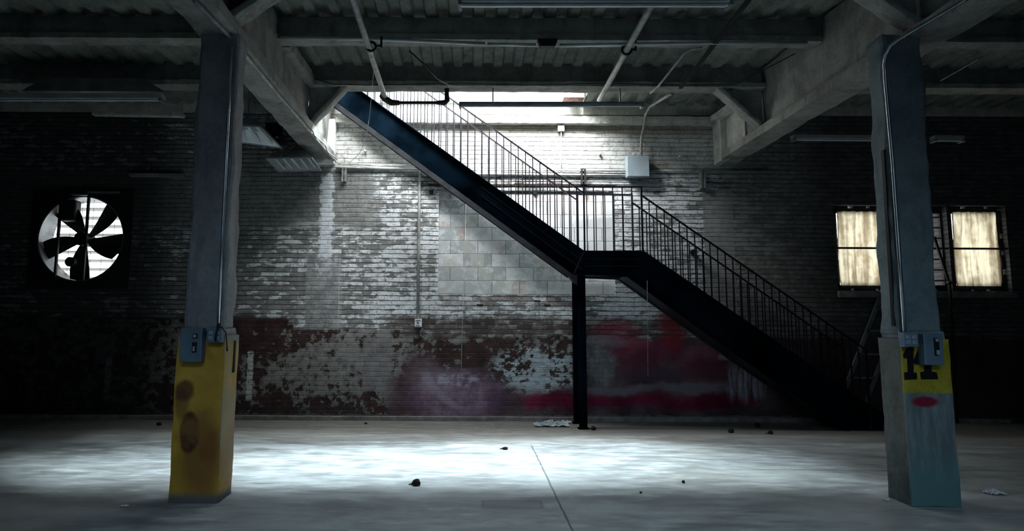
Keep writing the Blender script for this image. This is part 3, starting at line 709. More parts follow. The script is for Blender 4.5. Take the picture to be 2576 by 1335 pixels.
# railings
rh_n = SN(1500, 470).y
zr_land = rh_n
def railing(y, first):
    r = MB(); s_ = .021
    ur0 = Vector((A.x+.02, y, P(1472, 486, Y=YN).z)); ux = -2.2
    ur1 = Vector((ux, y, ur0.z+mu*(ux-ur0.x)))
    lr0 = Vector((B.x, y, P(1616, 491, Y=YN).z)); lx = P(2182, 882, Y=YN).x
    slope_lr = (P(2099, 825, Y=YN).z-lr0.z)/(P(2099, 825, Y=YN).x-lr0.x)
    lr1 = Vector((lx, y, lr0.z+slope_lr*(lx-lr0.x)))
    r.bar(ur0, ur1, s_, .012*1.6); r.bar(lr0, lr1, s_, .012*1.8)
    r.bar((A.x-(.09 if first else -.02), y, zr_land), (B.x+.012, y, zr_land), s_, .02)
    ro = r.build('railing', MAT['rail'], stair)
    tops = []
    t = MB(); t.box(A.x+.02-.011, A.x+.02+.011, y-.011, y+.011, A.y-.02, zr_land); t.build('newel_post', MAT['rail'], ro)
    t = MB(); t.box(B.x-.012, B.x+.012, y-.012, y+.012, B.y-.02, zr_land); t.build('newel_post', MAT['rail'], ro)
    t = MB(); t.bar((lx-.02, y, 0), (lx-.02, y, lr1.z), .025, .025); t.build('newel_post', MAT['rail'], ro)
    L = []
    n = 6
    for i in range(1, n): x = A.x+.02+(B.x-A.x-.02)*i/n; L.append((x, A.y-.01, zr_land))
    x = A.x+.02-.098
    while x > -1.95: L.append((x, topu(x)-.01, ur0.z+mu*(x-ur0.x))); x -= .098
    x = B.x+.0995; G = []
    while x < lx-.1:
        G.append((x, B.y+ml*(x-B.x)-.01, lr0.z+slope_lr*(x-lr0.x))); x += .0995
    keep = 62 if first else 38
    L += G
    rest = L[keep:]; L = L[:keep]
    for x, z0, z1 in L:
        t = MB(); w = .0065; t.box(x-w, x+w, y-w, y+w, z0, z1); t.build('baluster', MAT['rail'], ro, origin=(x, y, z0))
    if rest:
        t = MB()
        for x, z0, z1 in rest: w = .0065; t.box(x-w, x+w, y-w, y+w, z0, z1)
        o = t.build('baluster', MAT['rail'], ro); o['kind'] = 'stuff'
railing(YN, True); railing(YFAR, False)

# ---------------------------------------------------------------- exhaust fan
fan = thing('exhaust_fan', (fanc.x, D, fanc.z-FR), 'large round black exhaust fan with louvres set in the back wall', 'fan')
NS = 64; outer = []; V = []; Fc = []
mb = MB(); h = FR+.10
for yy in (D-.03, D-.01):
    for i in range(NS):
        a = 2*math.pi*i/NS; mb.v.append(Vector((fanc.x+FR*math.cos(a), yy, fanc.z+FR*math.sin(a))))
    for i in range(NS):
        a = 2*math.pi*i/NS; k = h/max(abs(math.cos(a)), abs(math.sin(a))); mb.v.append(Vector((fanc.x+k*math.cos(a), yy, fanc.z+k*math.sin(a))))
for i in range(NS):
    j = (i+1) % NS; mb.f += [(i, j, NS+j, NS+i), (2*NS+i, 3*NS+i, 3*NS+j, 2*NS+j), (i, 2*NS+i, 2*NS+j, j), (NS+i, NS+j, 3*NS+j, 3*NS+i)]
mb.build('panel', MAT['black'], fan)
mb = MB()
for yy, rr in ((D-.02, FR), (D+.30, FR), (D+.30, FR-.02), (D-.02, FR-.02)):
    mb.v += [Vector((fanc.x+rr*math.cos(2*math.pi*i/NS), yy, fanc.z+rr*math.sin(2*math.pi*i/NS))) for i in range(NS)]
for k in range(4):
    for i in range(NS): j = (i+1) % NS; kk = (k+1) % 4; mb.f.append((k*NS+i, k*NS+j, kk*NS+j, kk*NS+i))
mb.build('shroud', MAT['fixturedark'], fan)
yb = D+.10
def fp(px, py, y=D+.1): return P(px, py, Y=y)
mb = MB(); mb.tube([(fanc.x, yb-.12, fanc.z), (fanc.x, yb+.08, fanc.z)], .10, 24); mb.build('hub', MAT['black'], fan)
for ang, ln, wd in ((42, .60, .20), (-14, .60, .22), (-38, .50, .10), (-103, .60, .17), (187, .60, .17), (118, .56, .24)):
    a = math.radians(ang); d_ = Vector((math.cos(a), 0, math.sin(a))); s_ = Vector((-math.sin(a), 0, math.cos(a)))
    mb = MB(); n = 8; ring = []
    for i in range(n+1):
        u = i/n; r0 = .07+ (ln-.07)*u; wdt = wd*(.35+.9*math.sin(min(1, u*1.15)*1.5))*.62; c_ = Vector((fanc.x, yb, fanc.z))+d_*r0+s_*(.10*u*u)
        tw = .5-.25*u
        for sgn in (-1, 1):
            e = c_+s_*(sgn*wdt*math.cos(tw))+Vector((0, sgn*wdt*math.sin(tw), 0))
            mb.v += [e+Vector((0, -.006, 0)), e+Vector((0, .006, 0))]
    for i in range(n):
        o = i*4; mb.f += [(o, o+2, o+6, o+4), (o+1, o+5, o+7, o+3), (o, o+4, o+5, o+1), (o+2, o+3, o+7, o+6)]
    mb.f += [(0, 1, 3, 2), (n*4, n*4+2, n*4+3, n*4+1)]
    mb.build('blade', MAT['black'], fan)
for px in (146, 216):
    q = fp(px, 600, D-.045); mb = MB(); hh = math.sqrt(max(.01, FR*FR-(q.x-fanc.x)**2))+.06; mb.box(q.x-.016, q.x+.016, D-.06, D-.03, fanc.z-hh, fanc.z+hh); mb.build('support_bar', MAT['black'], fan)
mb = MB(); q = fp(172, 530, D+.0); mb.box(q.x-.10, q.x+.12, D-.04, D+.12, q.z-.15, q.z+.16); mb.build('motor', MAT['black'], fan, bevel=.03)
mb = MB(); q = fp(188, 660); mb.tube([(q.x, D-.02, q.z), (q.x, D+.04, q.z)], .07, 20); mb.build('pulley', MAT['black'], fan)
mb = MB()
for k in range(-7, 8):
    o_ = k*.082; hh = math.sqrt(max(.003, (FR-.02)**2-o_*o_))
    mb.tube([(fanc.x-hh, D+.24, fanc.z+o_), (fanc.x+hh, D+.24, fanc.z+o_)], .0022, 5)
    if k % 2 == 0: mb.tube([(fanc.x+o_, D+.24, fanc.z-hh), (fanc.x+o_, D+.24, fanc.z+hh)], .0030, 5)
mb.build('wire_guard', MAT['fixturedark'], fan)
for k in range(10):
    z = fanc.z-FR+.08+k*.13
    mb = MB(); mb.bar((fanc.x-FR, D+.40, z), (fanc.x+FR, D+.40, z), .095, .004, (0, .35, .93)); mb.build('louvre_slat', MAT['slat'], fan)

# ---------------------------------------------------------------- windows
def window(nm, x0, x1, covers, clear):
    wo = thing(nm, ((x0+x1)/2, D, wz0), None, None); struct(wo)
    t = MB(); yw = D+.10; wd = x1-x0
    for a_, c_ in ((x0+.03, x0+.085), (x1-.085, x1-.03) if not clear else (x1-.03, x1-.005)): t.box(a_, c_, yw, yw+.05, wz0+.03, wz1-.03)
    t.box(x0+.03, x1-.03, yw, yw+.05, wz1-.10, wz1-.03); t.box(x0+.03, x1-.03, yw, yw+.05, wz0+.035, wz0+.085)
    t.build('window_frame', MAT['frame'], wo)
    t = MB(); u = 0.; kk = 0                     # dark blocks added round the frame, leaving chips of daylight between
    for (p0, p1, ax, lo, hi) in ((x0, x1, 0, wz0-.005, wz0+.04), (x0, x1, 0, wz1-.035, wz1+.005), (wz0, wz1, 1, x0-.005, x0+.035), (wz0, wz1, 1, x1-.035, x1+.005))[:3 if clear else 4]:
        u = p0-.02
        while u < p1:
            L_ = .18+.22*random.random(); e_ = min(u+L_, p1+.02)
            if ax == 0: t.rough(u, e_, yw-.02, yw+.06, lo, hi, .03, .008, kk, 9)
            else: t.rough(lo, hi, yw-.02, yw+.06, u, e_, .03, .008, kk, 9)
            u = e_+.03+.05*random.random(); kk += 1
    t.build('frame_blocks', MAT['frame'], wo)
    zm = P(2200, 623, Y=D).z
    t = MB(); t.box(x0, x1, D+.02, D+.05, zm-.014, zm+.012); t.build('meeting_rail', MAT['frame'], wo)
    for a, c in covers:
        t = MB(); n = 60; rows = 14
        for j in range(rows+1):
            for i in range(n+1):
                u = i/n; x = a+(c-a)*u; z = wz0+.075+(wz1-wz0-.16)*j/rows
                edge = .018*mnoise.noise(Vector((j*.9, a, 3)))*(1 if i == 0 else 0)+.018*mnoise.noise(Vector((j*.9, c, 7)))*(1 if i == n else 0)
                y = yw-.035+.016*math.sin(u*34+1.2*math.sin(j*.35))+.012*mnoise.noise(Vector((u*6, j*.3, a)))
                t.v.append(Vector((x+edge, y, z)))
        w = n+1
        for j in range(rows):
            for i in range(n): t.f.append((j*w+i, j*w+i+1, (j+1)*w+i+1, (j+1)*w+i))
        o = t.build('sheet_cover', MAT['sheet'], wo, smooth=True); md = o.modifiers.new('thick', 'SOLIDIFY'); md.thickness = .002
    for a, c in clear:
        t = MB(); t.box(a, c, yw+.025, yw+.031, wz0+.04, wz1-.04); t.build('window_pane', MAT['glass'], wo)
        t = MB()
        for k in (1, 2, 3, 5, 6, 7): z = wz0+(wz1-wz0)*k/8; t.box(a, c, yw+.015, yw+.035, z-.009, z+.009)
        for u in (0, .5): x = a+(c-a)*u; t.box(x-.008, x+.012, yw+.015, yw+.035, wz0, wz1)
        t.build('glazing_bar', MAT['frame'], wo)
    t = MB(); t.rough(x0-.02, x1+.03, D-.05, D+.12, wz0-.10, wz0-.005, .05, .006, x0, 8); t.build('window_sill', MAT['sill'], wo)
    return wo
window('window_1', W1[0], W1[1], [(W1[0]+.07, P(2232, 600, Y=D).x)], [(P(2236, 600, Y=D).x, W1[1]-.03)])
window('window_2', W2[0], W2[1], [(W2[0]+.06, W2[1]-.08)], [])
t = MB(); t.bar(P(2350, 596, Y=8.9), P(2388, 712, Y=8.9), .025, .03); t.tube([P(2384, 708, Y=8.9), P(2392, 712, Y=8.9)], .03)
t.bar(P(2388, 712, Y=8.9), P(2408, 1064, Y=8.95), .03, .03); tag(t.build('leaning_rod', MAT['black']), 'dark rod leaning in front of the window beside the numbered column', 'rod')

# ---------------------------------------------------------------- ladder leaning behind the right column
yl = 9.045
lt, lb_ = P(2226, 715, Y=yl), P(2165, 875, Y=yl); kf = (lt-lb_)*(1/(lt.z-lb_.z)); ltop = lt+kf*.15; foot = lb_-kf*(lb_.z-.01)
lad = thing('ladder', (foot.x, yl, 0), 'dull metal ladder leaning in the dark behind the numbered column', 'ladder')
for dx in (0, .36):
    t = MB(); t.bar(ltop+Vector((dx, 0, 0)), foot+Vector((dx, 0, 0)), .05, .03, (0, 1, 0)); t.build('rail', MAT['fixturedark'], lad)
nr = 8; dz = lt.z-P(2205, 773, Y=yl).z
for k in range(nr):
    z = lt.z-k*dz
    if z < .2: break
    p = lt-kf*(k*dz); t = MB(); t.box(p.x, p.x+.36, yl-.015, yl+.015, z-.012, z+.012); t.build('rung', MAT['alu'], lad)

# ---------------------------------------------------------------- wall services
def wbox(px0, px1, py0, py1, y0, y1):
    a, c = P(px0, py1, Y=y0), P(px1, py0, Y=y0); return MB().box(a.x, c.x, y0, y1, a.z, c.z)
yw = D-.03
o = tag(wbox(1579, 1633, 392, 443, D-.16, D-.01).build('junction_box', MAT['boxlight'], bevel=.006), 'square light grey junction box mounted high on the brick wall', 'electrical box')
pipe('conduit', [P(850, 411, Y=yw), P(1000, 418, Y=yw), P(1150, 427, Y=yw), P(1576, 430, Y=yw)], .014, MAT['pipewhite'], 'upper white conduit along the wall left of the junction box', 'conduit')
pipe('conduit', [P(845, 421, Y=yw), P(1050, 425, Y=yw), P(1160, 437, Y=yw), P(1576, 441, Y=yw)], .020, MAT['pipewhite'], 'thicker rust edged pipe running just below the upper white conduit', 'conduit')
pipe('conduit', [P(1634, 428, Y=yw), P(1800, 431, Y=yw), P(1935, 430, Y=yw)], .014, MAT['pipe'], 'grey conduit along the wall right of the junction box', 'conduit')
pipe('conduit', [P(1290, 454, Y=yw), P(1600, 457, Y=yw), P(1770, 461, Y=yw), P(1930, 474, Y=yw)], .009, MAT['pipe'], 'thin lower cable along the wall passing under the junction box', 'cable')
pipe('conduit', [P(1056, 424, Y=yw), P(1056, 440, Y=yw), P(1053, 620, Y=yw), P(1051, 800, Y=yw)], .021, MAT['pipe'], 'vertical grey conduit dropping down the brick to the wall switch', 'conduit')
for py in (500, 620, 742, 768):
    pass
pipe('conduit', [P(1412, 325, Y=yw), P(1411, 380, Y=yw), P(1413, 438, Y=yw)], .008, MAT['pipewhite'], 'thin white conduit dropping from the small box under the ledge', 'conduit')
tag(wbox(1404, 1420, 314, 329, D-.06, D-.005).build('ceiling_box', MAT['pipewhite'], bevel=.005), 'small white box on the wall just under the ledge', 'electrical box')
sb = thing('wall_switch', P(1052, 811, Y=D-.03), 'small pale metal switch box at the foot of the wall conduit', 'switch')
wbox(1043, 1061, 802, 822, D-.06, D-.002).build('housing', MAT['white'], sb, bevel=.004)
t = wbox(1046, 1058, 804, 807, D-.064, D-.058); a = wbox(1048, 1054, 810, 814, D-.064, D-.058); t.add(a.v, a.f); a = wbox(1045, 1057, 818, 820, D-.064, D-.058); t.add(a.v, a.f); t.build('switch_slot', MAT['fixturedark'], sb)
t = MB(); q = P(1066, 837, Y=D-.03)
t.tube([q+Vector((.055*math.cos(a)*(1-.01*i), .004*i, .060*math.sin(a))) for i, a in enumerate([k*.35+1.8 for k in range(38)])], .007, 6)
tag(t.build('cable_coil', MAT['pipe'], smooth=True), 'small coil of cable hanging beside the wall switch', 'cable')
for px, y0, y1, lab in ((865, 423, 456, 'short channel bracket hanging from the pipes near the left girder'), (1468, 424, 463, 'dark channel bracket holding the pipes above the landing rail'), (1769, 432, 473, 'channel bracket holding the cables right of the junction box')):
    t = wbox(px-6, px-2, y0, y1, D-.07, D-.005); a = wbox(px+2, px+6, y0, y1, D-.07, D-.005); t.add(a.v, a.f); a = wbox(px-5, px+5, y0, y1, D-.02, D-.005); t.add(a.v, a.f)
    tag(t.build('pipe_bracket', MAT['pipedark'] if px == 1468 else MAT['pipe']), lab, 'bracket')
# flexible pipe from ceiling to junction box
pipe('conduit', [P(1613, 395, Y=D-.09), P(1613, 350, Y=D-.10), P(1620, 316, Y=D-.13), P(1624, 288, Y=D-.2), P(1636, 268, Y=D-.35), P(1665, 250, Y=8.4), P(1690, 236, Y=8.05)], .020, MAT['pipe'], 'crooked painted conduit rising from the junction box to the ceiling', 'conduit')
pipe('rope', [P(1172, 510, Y=D-.02), P(1170, 620, Y=D-.02), P(1164, 780, Y=D-.02), P(1160, 942, Y=D-.02)], .0035, MAT['cord'], 'thin pale rope hanging down over the painted block panel', 'rope')
pipe('rope', [P(1628, 706, Y=8.355), P(1629, 800, Y=8.355), P(1630, 945, Y=8.355)], .002, MAT['pipe'], 'thin string hanging under the lower stair flight by the red paint', 'string')
for px, py, lab in ((1508, 388, 'small white insulator knob left of the junction box'), (1708, 393, 'small white insulator knob right of the junction box'), (919, 380, 'small white insulator knob left of the upper stair flight')):
    q = P(px, py, Y=D); tag(MB().tube([q+Vector((0, .0, 0)), q+Vector((0, -.03, -.005)), q+Vector((0, -.05, -.01))], [.014, .022, .016], 10).build('insulator_knob', MAT['white'], smooth=True), lab, 'knob')
q = P(1741, 634, Y=D); tag(MB().tube([q, q+Vector((0, -.06, 0))], .035, 14).build('pipe_stub', MAT['black']), 'short black pipe stub sticking out of the wall behind the lower railing', 'pipe')
# cable sagging from the wall pipes up to the ceiling at the left
pipe('wire', [P(878, 411, Y=9.0), P(905, 385, Y=8.7), P(920, 350, Y=8.3), P(930, 290, Y=7.6), P(940, 180, Y=7.2), P(944, 130, Z=4.3)], .003, MAT['cord'], 'thin wire sagging from the ceiling to the wall pipes at left', 'wire')
pipe('wire', [P(850, 413, Y=9.0), P(930, 421, Y=9.0), P(990, 413, Y=9.0), P(1040, 418, Y=9.0)], .006, MAT['pipewhite'], 'slack white wire lying along the wall pipes beside the left girder', 'wire')

# ---------------------------------------------------------------- ceiling services
zp = 4.17
def cz(px, py, z=zp): return P(px, py, Z=z)
a, c = cz(872, -50), cz(968, 244)
pipe('sprinkler_pipe', [a, cz(927, 118), c], .032, MAT['pipe'], 'left sprinkler pipe running under the ceiling to the stair opening', 'pipe')
a2, c2 = cz(1668, -40), cz(1508, 252)
pipe('sprinkler_pipe', [a2, cz(1578, 124), c2], .032, MAT['pipe'], 'right sprinkler pipe running under the ceiling past the long lamp', 'pipe')
e0 = P(985, 258, Y=c.y-.01); e1 = P(1118, 258, Y=c.y-.01); e2 = P(1124, 240, Y=c.y)
pipe('pipe_elbow', [c+Vector((-.03, -.06, .0)), c+Vector((.0, .0, -.02)), e0+Vector((.0, 0, -.0)), e0+Vector((.10, 0, 0))], [.036, .042, .040, .030], MAT['pipedark'], 'rusty elbow fitting at the end of the left sprinkler pipe', 'fitting')
pipe('pipe_elbow', [e1+Vector((-.10, 0, 0)), e1, e1+Vector((.035, 0, .03)), e2+Vector((.0, 0, .02)), e2+Vector((.0, .0, .10))], [.024, .036, .036, .030, .032], MAT['pipedark'], 'rusty elbow turning up into the beam at the short black pipe', 'fitting')
pipe('iron_pipe', [e0+Vector((.06, 0, 0)), e1-Vector((.06, 0, 0))], .019, MAT['pipedark'], 'short black pipe joining two elbows in front of the opening', 'pipe')
for px, py, lab in ((934, 117, 'black clamp on the left sprinkler pipe at the second beam'), (1576, 126, 'black clamp on the right sprinkler pipe at the second beam')):
    q = cz(px, py); n = 14
    t = MB(); t.tube([q+Vector((.048*math.cos(i*2*math.pi/n), 0, .048*math.sin(i*2*math.pi/n))) for i in range(n+1)], .014, 6)
    t.bar(q+Vector((.05, 0, 0)), q+Vector((.10, .02, .02)), .03, .02); t.bar(q+Vector((.10, .02, 0)), q+Vector((.10, .02, .12)), .02, .02)
    tag(t.build('pipe_clamp', MAT['pipedark']), lab, 'clamp')
# slim raceway and lamps along the second beam
def strip(px0, px1, py0, py1, Y, label, h=.05, w=.06, mat='fixturedark', tubes=True, group=None):
    a, c = P(px0, py0, Y=Y), P(px1, py1, Y=Y); z = (a.z+c.z)/2
    o = thing('strip_light', ((a.x+c.x)/2, Y, z), label, 'strip light', group)
    MB().bar(a, c, w, h).build('housing', MAT[mat], o, bevel=.005)
    if tubes:
        MB().tube([a+Vector((.03, -.015, -h/2-.012)), c+Vector((-.03, -.015, -h/2-.012))], .013, 8).build('tube', MAT['tube'], o)
        for e, s_ in ((a, 1), (c, -1)): MB().box(*sorted((e.x, e.x+s_*.03)), Y-w/2, Y+w/2, e.z-h/2-.03, e.z-h/2+.01).build('end_cap', MAT['fixturedark'], o)
    return o
o = strip(1153, 1838, 4, 4, 5.05, 'long twin tube strip light at the top edge of the middle bay', .05, .12, 'reflector')
q0, q1 = P(1153, 14, Y=5.0), P(1838, 14, Y=5.0); MB().tube([q0+Vector((.02, 0, 0)), q1-Vector((.04, 0, 0))], .013, 8).build('tube', MAT['tube'], o)
for e in (q0.x+.3, q1.x-.3): MB().box(e-.01, e+.01, 5.04, 5.06, q0.z+.04, 4.30).build('hanger', MAT['fixturedark'], o)
o = strip(1155, 1618, 262, 262, 7.70, 'long strip light hanging across the bright stair opening', .035, .10, 'fixturedark')
for px in (1240, 1560): e = P(px, 255, Y=7.70); MB().box(e.x-.008, e.x+.008, 7.69, 7.71, e.z, 4.30).build('hanger', MAT['fixturedark'], o)
yv = 6.31
pipe('raceway', [P(706, 94, Y=yv), P(920, 98, Y=yv), P(1220, 110, Y=yv)], .018, MAT['reflector'], 'slim white raceway along the second beam, left length', 'raceway')
pipe('raceway', [P(1226, 111, Y=yv), P(1348, 113, Y=yv)], .018, MAT['reflector'], 'short middle length of white raceway beside the black bracket', 'raceway')
pipe('raceway', [P(1408, 114, Y=yv), P(1560, 112, Y=yv), P(1800, 108, Y=yv), P(2030, 108, Y=yv)], .018, MAT['reflector'], 'slim white raceway along the second beam, right length', 'raceway')
t = MB(); a = P(1352, 108, Y=6.28); t.prism([(a.x, a.z+.04), (a.x+.21, a.z+.04), (a.x+.18, a.z-.04), (a.x+.03, a.z-.04)], 6.26, 6.33); tag(t.build('beam_clip', MAT['black']), 'black bracket plate in the middle of the second beam', 'bracket')
# strap and conduit at the right
t = MB(); t.bar(cz(1888, -6, 4.24), cz(1712, 222, 4.24), .05, .012); tag(t.build('flat_strap', MAT['steelflat']), 'dark flat strap crossing under the right part of the deck', 'strap')
pipe('conduit', [cz(1768, 120, 4.25), cz(1738, 124, 4.25), cz(1722, 133, 4.22), cz(1655, 218, 4.22), cz(1636, 234, 4.22)], .013, MAT['pipe'], 'thin bent conduit under the deck between the right pipe and the strap', 'conduit')
pipe('wire', [cz(1030, 128, 4.24), cz(1070, 165, 4.2), cz(1100, 198, 4.22), cz(1130, 214, 4.25)], .009, MAT['pipedark'], 'dark loose cable hanging under the deck right of the left pipe', 'wire')
pipe('wire', [P(765, 190, Y=7.55)] + [P(840+i*80, 212+2*math.sin(i*1.3), Y=7.56) for i in range(12)] + [P(1850, 212, Y=7.55), P(2000, 135, Y=6.6)], .006, MAT['pipedark'], 'long thin black cable running along the beam above the opening', 'wire')
# hanging reflector lamps left of the girder
def hood(nm, corners, z, label, ntube, dz=.14):
    """corners: photo positions of the four lower edge corners, at height z"""
    c = [P(px, py, Z=z) for px, py in corners]; cen = sum(c, Vector())/4
    o = thing('hooded_lamp', (cen.x, cen.y, z), label, 'ceiling lamp', 'hooded fluorescent lamps left of the girder')
    t = MB(); top = [cen.lerp(p, .62)+Vector((0, 0, dz)) for p in c]
    vs = c+top+[p+Vector((0, 0, .004)) for p in [cen.lerp(q, .985) for q in c]]+[p-Vector((0, 0, .006)) for p in top]
    t.add(vs, [(i, (i+1) % 4, 4+(i+1) % 4, 4+i) for i in range(4)]+[(4, 5, 6, 7)]+[(8+i, 12+i, 12+(i+1) % 4, 8+(i+1) % 4) for i in range(4)]+[(15, 14, 13, 12)]+[(i, 8+i, 8+(i+1) % 4, (i+1) % 4) for i in range(4)])
    t.build('reflector', MAT['reflector'], o)
    t = MB()
    for i in range(4): t.bar(c[i], c[(i+1) % 4], .014, .018)
    t.build('rim', MAT['reflector'], o)
    for k in range(ntube):
        u = (k+.7)/(ntube+.4); a, b_ = c[0].lerp(c[1], u), c[3].lerp(c[2], u); a, b_ = a.lerp(b_, .06), b_.lerp(a, .06)
        MB().tube([a+Vector((0, 0, .035)), b_+Vector((0, 0, .035))], .017, 8).build('tube', MAT['tube'], o)
    MB().tube([cen+Vector((0, 0, dz-.01)), cen+Vector((0, 0, ZD-z+.02))], .006, 6).build('hanger', MAT['fixturedark'], o)
hood('a', [(670, 399), (784, 396), (808, 428), (703, 432)], 3.50, 'hooded fluorescent lamp with louvred tubes nearest the wall, left of the girder', 5)
hood('b', [(560, 315), (652, 318), (709, 372), (560, 352)], 3.62, 'hooded fluorescent lamp half hidden behind the yellow based column', 4)
t = MB(); q = P(700, 348, Y=8.2); t.tube([q+Vector((0, .05, 0)), q+Vector((0, -.05, 0))], .085, 20); t.box(q.x-.16, q.x+.02, 8.15, 8.3, q.z, q.z+.2); t.tube([q+Vector((0, -.055, 0)), q+Vector((0, -.05, 0))], .018, 12)
t.box(q.x-.01, q.x+.01, 8.19, 8.21, q.z+.1, ZD)
hf = thing('hoist_wheel', (q.x, 8.2, q.z), 'dark pulley wheel hanging beside the left girder above the lamps', 'pulley'); t.build('wheel_housing', MAT['black'], hf)
MB().tube([q+Vector((0, -.060, 0)), q+Vector((0, -.052, 0))], .018, 12).build('axle', MAT['reflector'], hf)
# fixtures in the dark side bays
strip(-40, 412, 245, 245, 7.3, 'long strip light in the dark left bay beyond the yellow column', .06, .12, 'reflector')
strip(235, 462, 286, 290, 8.4, 'short strip light nearest the wall in the dark left bay', .05, .1, 'ledger', False)
strip(1992, 2208, 345, 347, 7.9, 'strip light in the dark right bay left of the numbered column', .05, .1, 'reflector')
strip(2345, 2420, 347, 348, 7.9, 'short strip light seen just right of the numbered column', .05, .1, 'reflector')
t = MB(); a = P(60, 232, Y=7.5); t.prism([(a.x, a.z), (a.x+.28, a.z+.17), (a.x+1.45, a.z+.17), (a.x+1.75, a.z)], 7.45, 7.6); tag(t.build('air_duct', MAT['fixturedark']), 'flat grey duct above the strip light in the dark left bay', 'duct')
t = MB(); t.box(*[P(330, 440, Y=D).x, P(465, 440, Y=D).x], D-.06, D, P(400, 446, Y=D).z, P(400, 438, Y=D).z); tag(t.build('wall_ledge', MAT['sill']), 'thin pale ledge on the dark wall left of the yellow column', 'ledge')
t = MB()
for px0, px1, py in ((182, 225, 490), (222, 300, 484)): a, c = P(px0, py+2, Y=D-.05), P(px1, py-2, Y=D-.05); t.box(a.x, c.x, D-.08, D-.02, a.z, c.z)
tag(t.build('fan_bracket', MAT['fixturedark']), 'narrow metal bracket above the round exhaust fan', 'bracket')
t = MB(); a, c = P(2366, 203, Y=6.5), P(2460, 150, Y=5.6); t.tube([a, c], .006, 6); tag(t.build('wire', MAT['pipe']), 'thin wire catching light in the dark right bay', 'wire')

# ---------------------------------------------------------------- floor debris
def lump(px, py, r, label, mat='soil', name='debris_lump', tail=True, cat='debris', flat=.8, group=None):
    q = P(px, py, Z=0); bm = bmesh.new(); bmesh.ops.create_icosphere(bm, subdivisions=3, radius=r)
    for v in bm.verts:
        v.co *= 1+.35*mnoise.noise(v.co*(1.6/r)+Vector((px, py, 0))); v.co.z = v.co.z*flat+r*flat*.85
    for f_ in bm.faces: f_.smooth = True
    me = bpy.data.meshes.new(name); bm.to_mesh(me); bm.free(); me.materials.append(MAT[mat])
    o = bpy.data.objects.new(name, me); COL.objects.link(o); o.location = (q.x, q.y, 0); tag(o, label, cat, group)
    if tail:
        t = MB(); t.tube([q+Vector((0, 0, r*.5)), q+Vector((-r*1.2, .0, r*.3)), q+Vector((-r*2.0, .01, r*.15))], [r*.3, r*.2, r*.1], 6); t.build('stalk', MAT[mat], o, origin=q)
    return o
lump(1048, 1220, .034, 'round dark lump lying on the bright floor, nearest the camera', group='dark lumps on the floor')
lump(1271, 1130, .030, 'small dark lump with a stalk at the far edge of the bright floor', flat=.5, group='dark lumps on the floor')
lump(1493, 1081, .032, 'dark lump on the floor just right of the stair post', tail=False, group='dark lumps on the floor')
lump(1839, 1088, .036, 'dark lump under the lower stair flight, leftmost of three', tail=False, group='dark lumps on the floor')
lump(1905, 1074, .036, 'dark lump under the lower stair flight, nearest the wall', tail=False, group='dark lumps on the floor')
lump(1938, 1091, .030, 'dark lump under the lower stair flight, rightmost of three', group='dark lumps on the floor')
lump(400, 1070, .030, 'dark lump on the floor left of the yellow column', tail=False, group='dark lumps on the floor')
lump(920, 1066, .022, 'small dark lump by the wall base left of the purple paint', tail=False, flat=.5, group='dark lumps on the floor')
lump(1719, 1214, .014, 'tiny dark pebble on the floor right of the long crack', tail=False, group='dark lumps on the floor')
lump(1612, 1240, .010, 'tiny dark pebble nearer the crack on the floor', tail=False, group='dark lumps on the floor')
def scrap(px, py, w, d, h, label, mat, name, cat, seed=0, n=14):
    q = P(px, py, Z=0); t = MB()
    for j in range(n+1):
        for i in range(n+1):
            u, v = i/n*2-1, j/n*2-1; r = 1-.35*abs(mnoise.noise(Vector((math.atan2(v, u)*1.3, seed, 0))))
            t.v.append(Vector((q.x+u*w/2*r, q.y+v*d/2*r, .004+h*abs(mnoise.noise(Vector((u*2.5, v*2.5, seed))))*(1-.6*max(abs(u), abs(v)))*1.6)))
    for j in range(n):
        for i in range(n): k = j*(n+1)+i; t.f.append((k, k+1, k+n+2, k+n+1))
    o = t.build(name, MAT[mat], smooth=False, origin=(q.x, q.y, 0)); md = o.modifiers.new('thick', 'SOLIDIFY'); md.thickness = .003
    return tag(o, label, cat)
scrap(1387, 1071, .46, .22, .10, 'crumpled grey plastic sheet on the floor left of the stair post', 'plastic', 'plastic_sheet', 'litter', 2, 22)
scrap(1424, 1064, .15, .08, .07, 'white paper scrap lying against the stair post', 'paper', 'paper_scrap', 'litter', 5)
scrap(2503, 1242, .14, .08, .05, 'white scrap on the floor at far right of the numbered column', 'paper', 'paper_scrap', 'litter', 7)
scrap(2231, 1259, .04, .03, .015, 'small white chip on the floor at the foot of the numbered column', 'paper', 'paint_chip', 'litter', 9, 6)
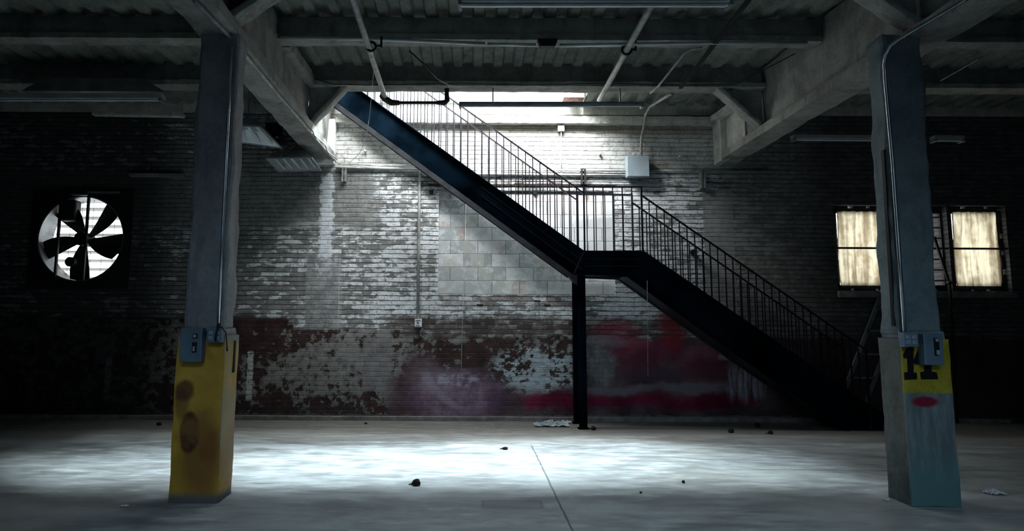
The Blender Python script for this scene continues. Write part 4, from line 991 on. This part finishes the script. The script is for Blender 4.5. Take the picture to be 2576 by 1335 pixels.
scrap(312, 1274, .06, .03, .012, 'pale flat chip on the floor left of the yellow column base', 'paper', 'paint_chip', 'litter', 11, 6)

# ---------------------------------------------------------------- light
w = bpy.data.worlds.new('daylight'); sc.world = w; w.use_nodes = True
bg = w.node_tree.nodes['Background']; bg.inputs[0].default_value = (.95, .98, 1, 1); bg.inputs[1].default_value = 3.0
def area(name, loc, target, sx, sy, power, color, spread=180):
    l = bpy.data.lights.new(name, 'AREA'); l.shape = 'RECTANGLE'; l.size = sx; l.size_y = sy; l.energy = power; l.color = color; l.spread = math.radians(spread)
    o = bpy.data.objects.new(name, l); COL.objects.link(o); o.location = loc
    o.rotation_euler = (Vector(target)-Vector(loc)).to_track_quat('-Z', 'Y').to_euler(); return o
# skylight over the stair opening
area('skylight_daylight', (-.4, 6.8, 7.4), (-.4, 8.4, 4.4), 4.8, 1.5, 1600, (.95, .98, 1.), 150)
area('well_daylight', (-.3, 8.45, 7.4), (-.3, 8.5, 4.4), 4.6, 1.1, 420, (.90, .97, 1.), 150)
# sun coming over the upper back wall
area('clerestory_sun', (.6, 9.75, 7.9), (-.2, 8.1, 4.4), 1.9, .28, 930, (.80, .95, 1.), 100)
# unseen fill lamp added inside the closed front wall, low and blue
area('front_wall_fill', (.9, YB+.1, 1.7), (.9, 4.5, .0), 6.4, 3.2, 14, (.50, .75, 1.), 90)
area('overhead_fill', (.6, -.8, 4.4), (.6, 3.2, 0), 5.5, 1.6, 64, (.56, .81, 1.), 75)  # added fill for the foreground floor; the deck has no opening here

sc.view_settings.view_transform = 'Standard'; sc.view_settings.look = 'None'; sc.view_settings.gamma = 1; sc.view_settings.exposure = 0
sc.view_settings.use_curve_mapping = False
sc.cycles.use_denoising = True
sc.cycles.max_bounces = 5; sc.cycles.diffuse_bounces = 3; sc.cycles.glossy_bounces = 2; sc.cycles.transmission_bounces = 3
sc.cycles.use_adaptive_sampling = True; sc.cycles.adaptive_threshold = .04; sc.cycles.caustics_reflective = False; sc.cycles.caustics_refractive = False
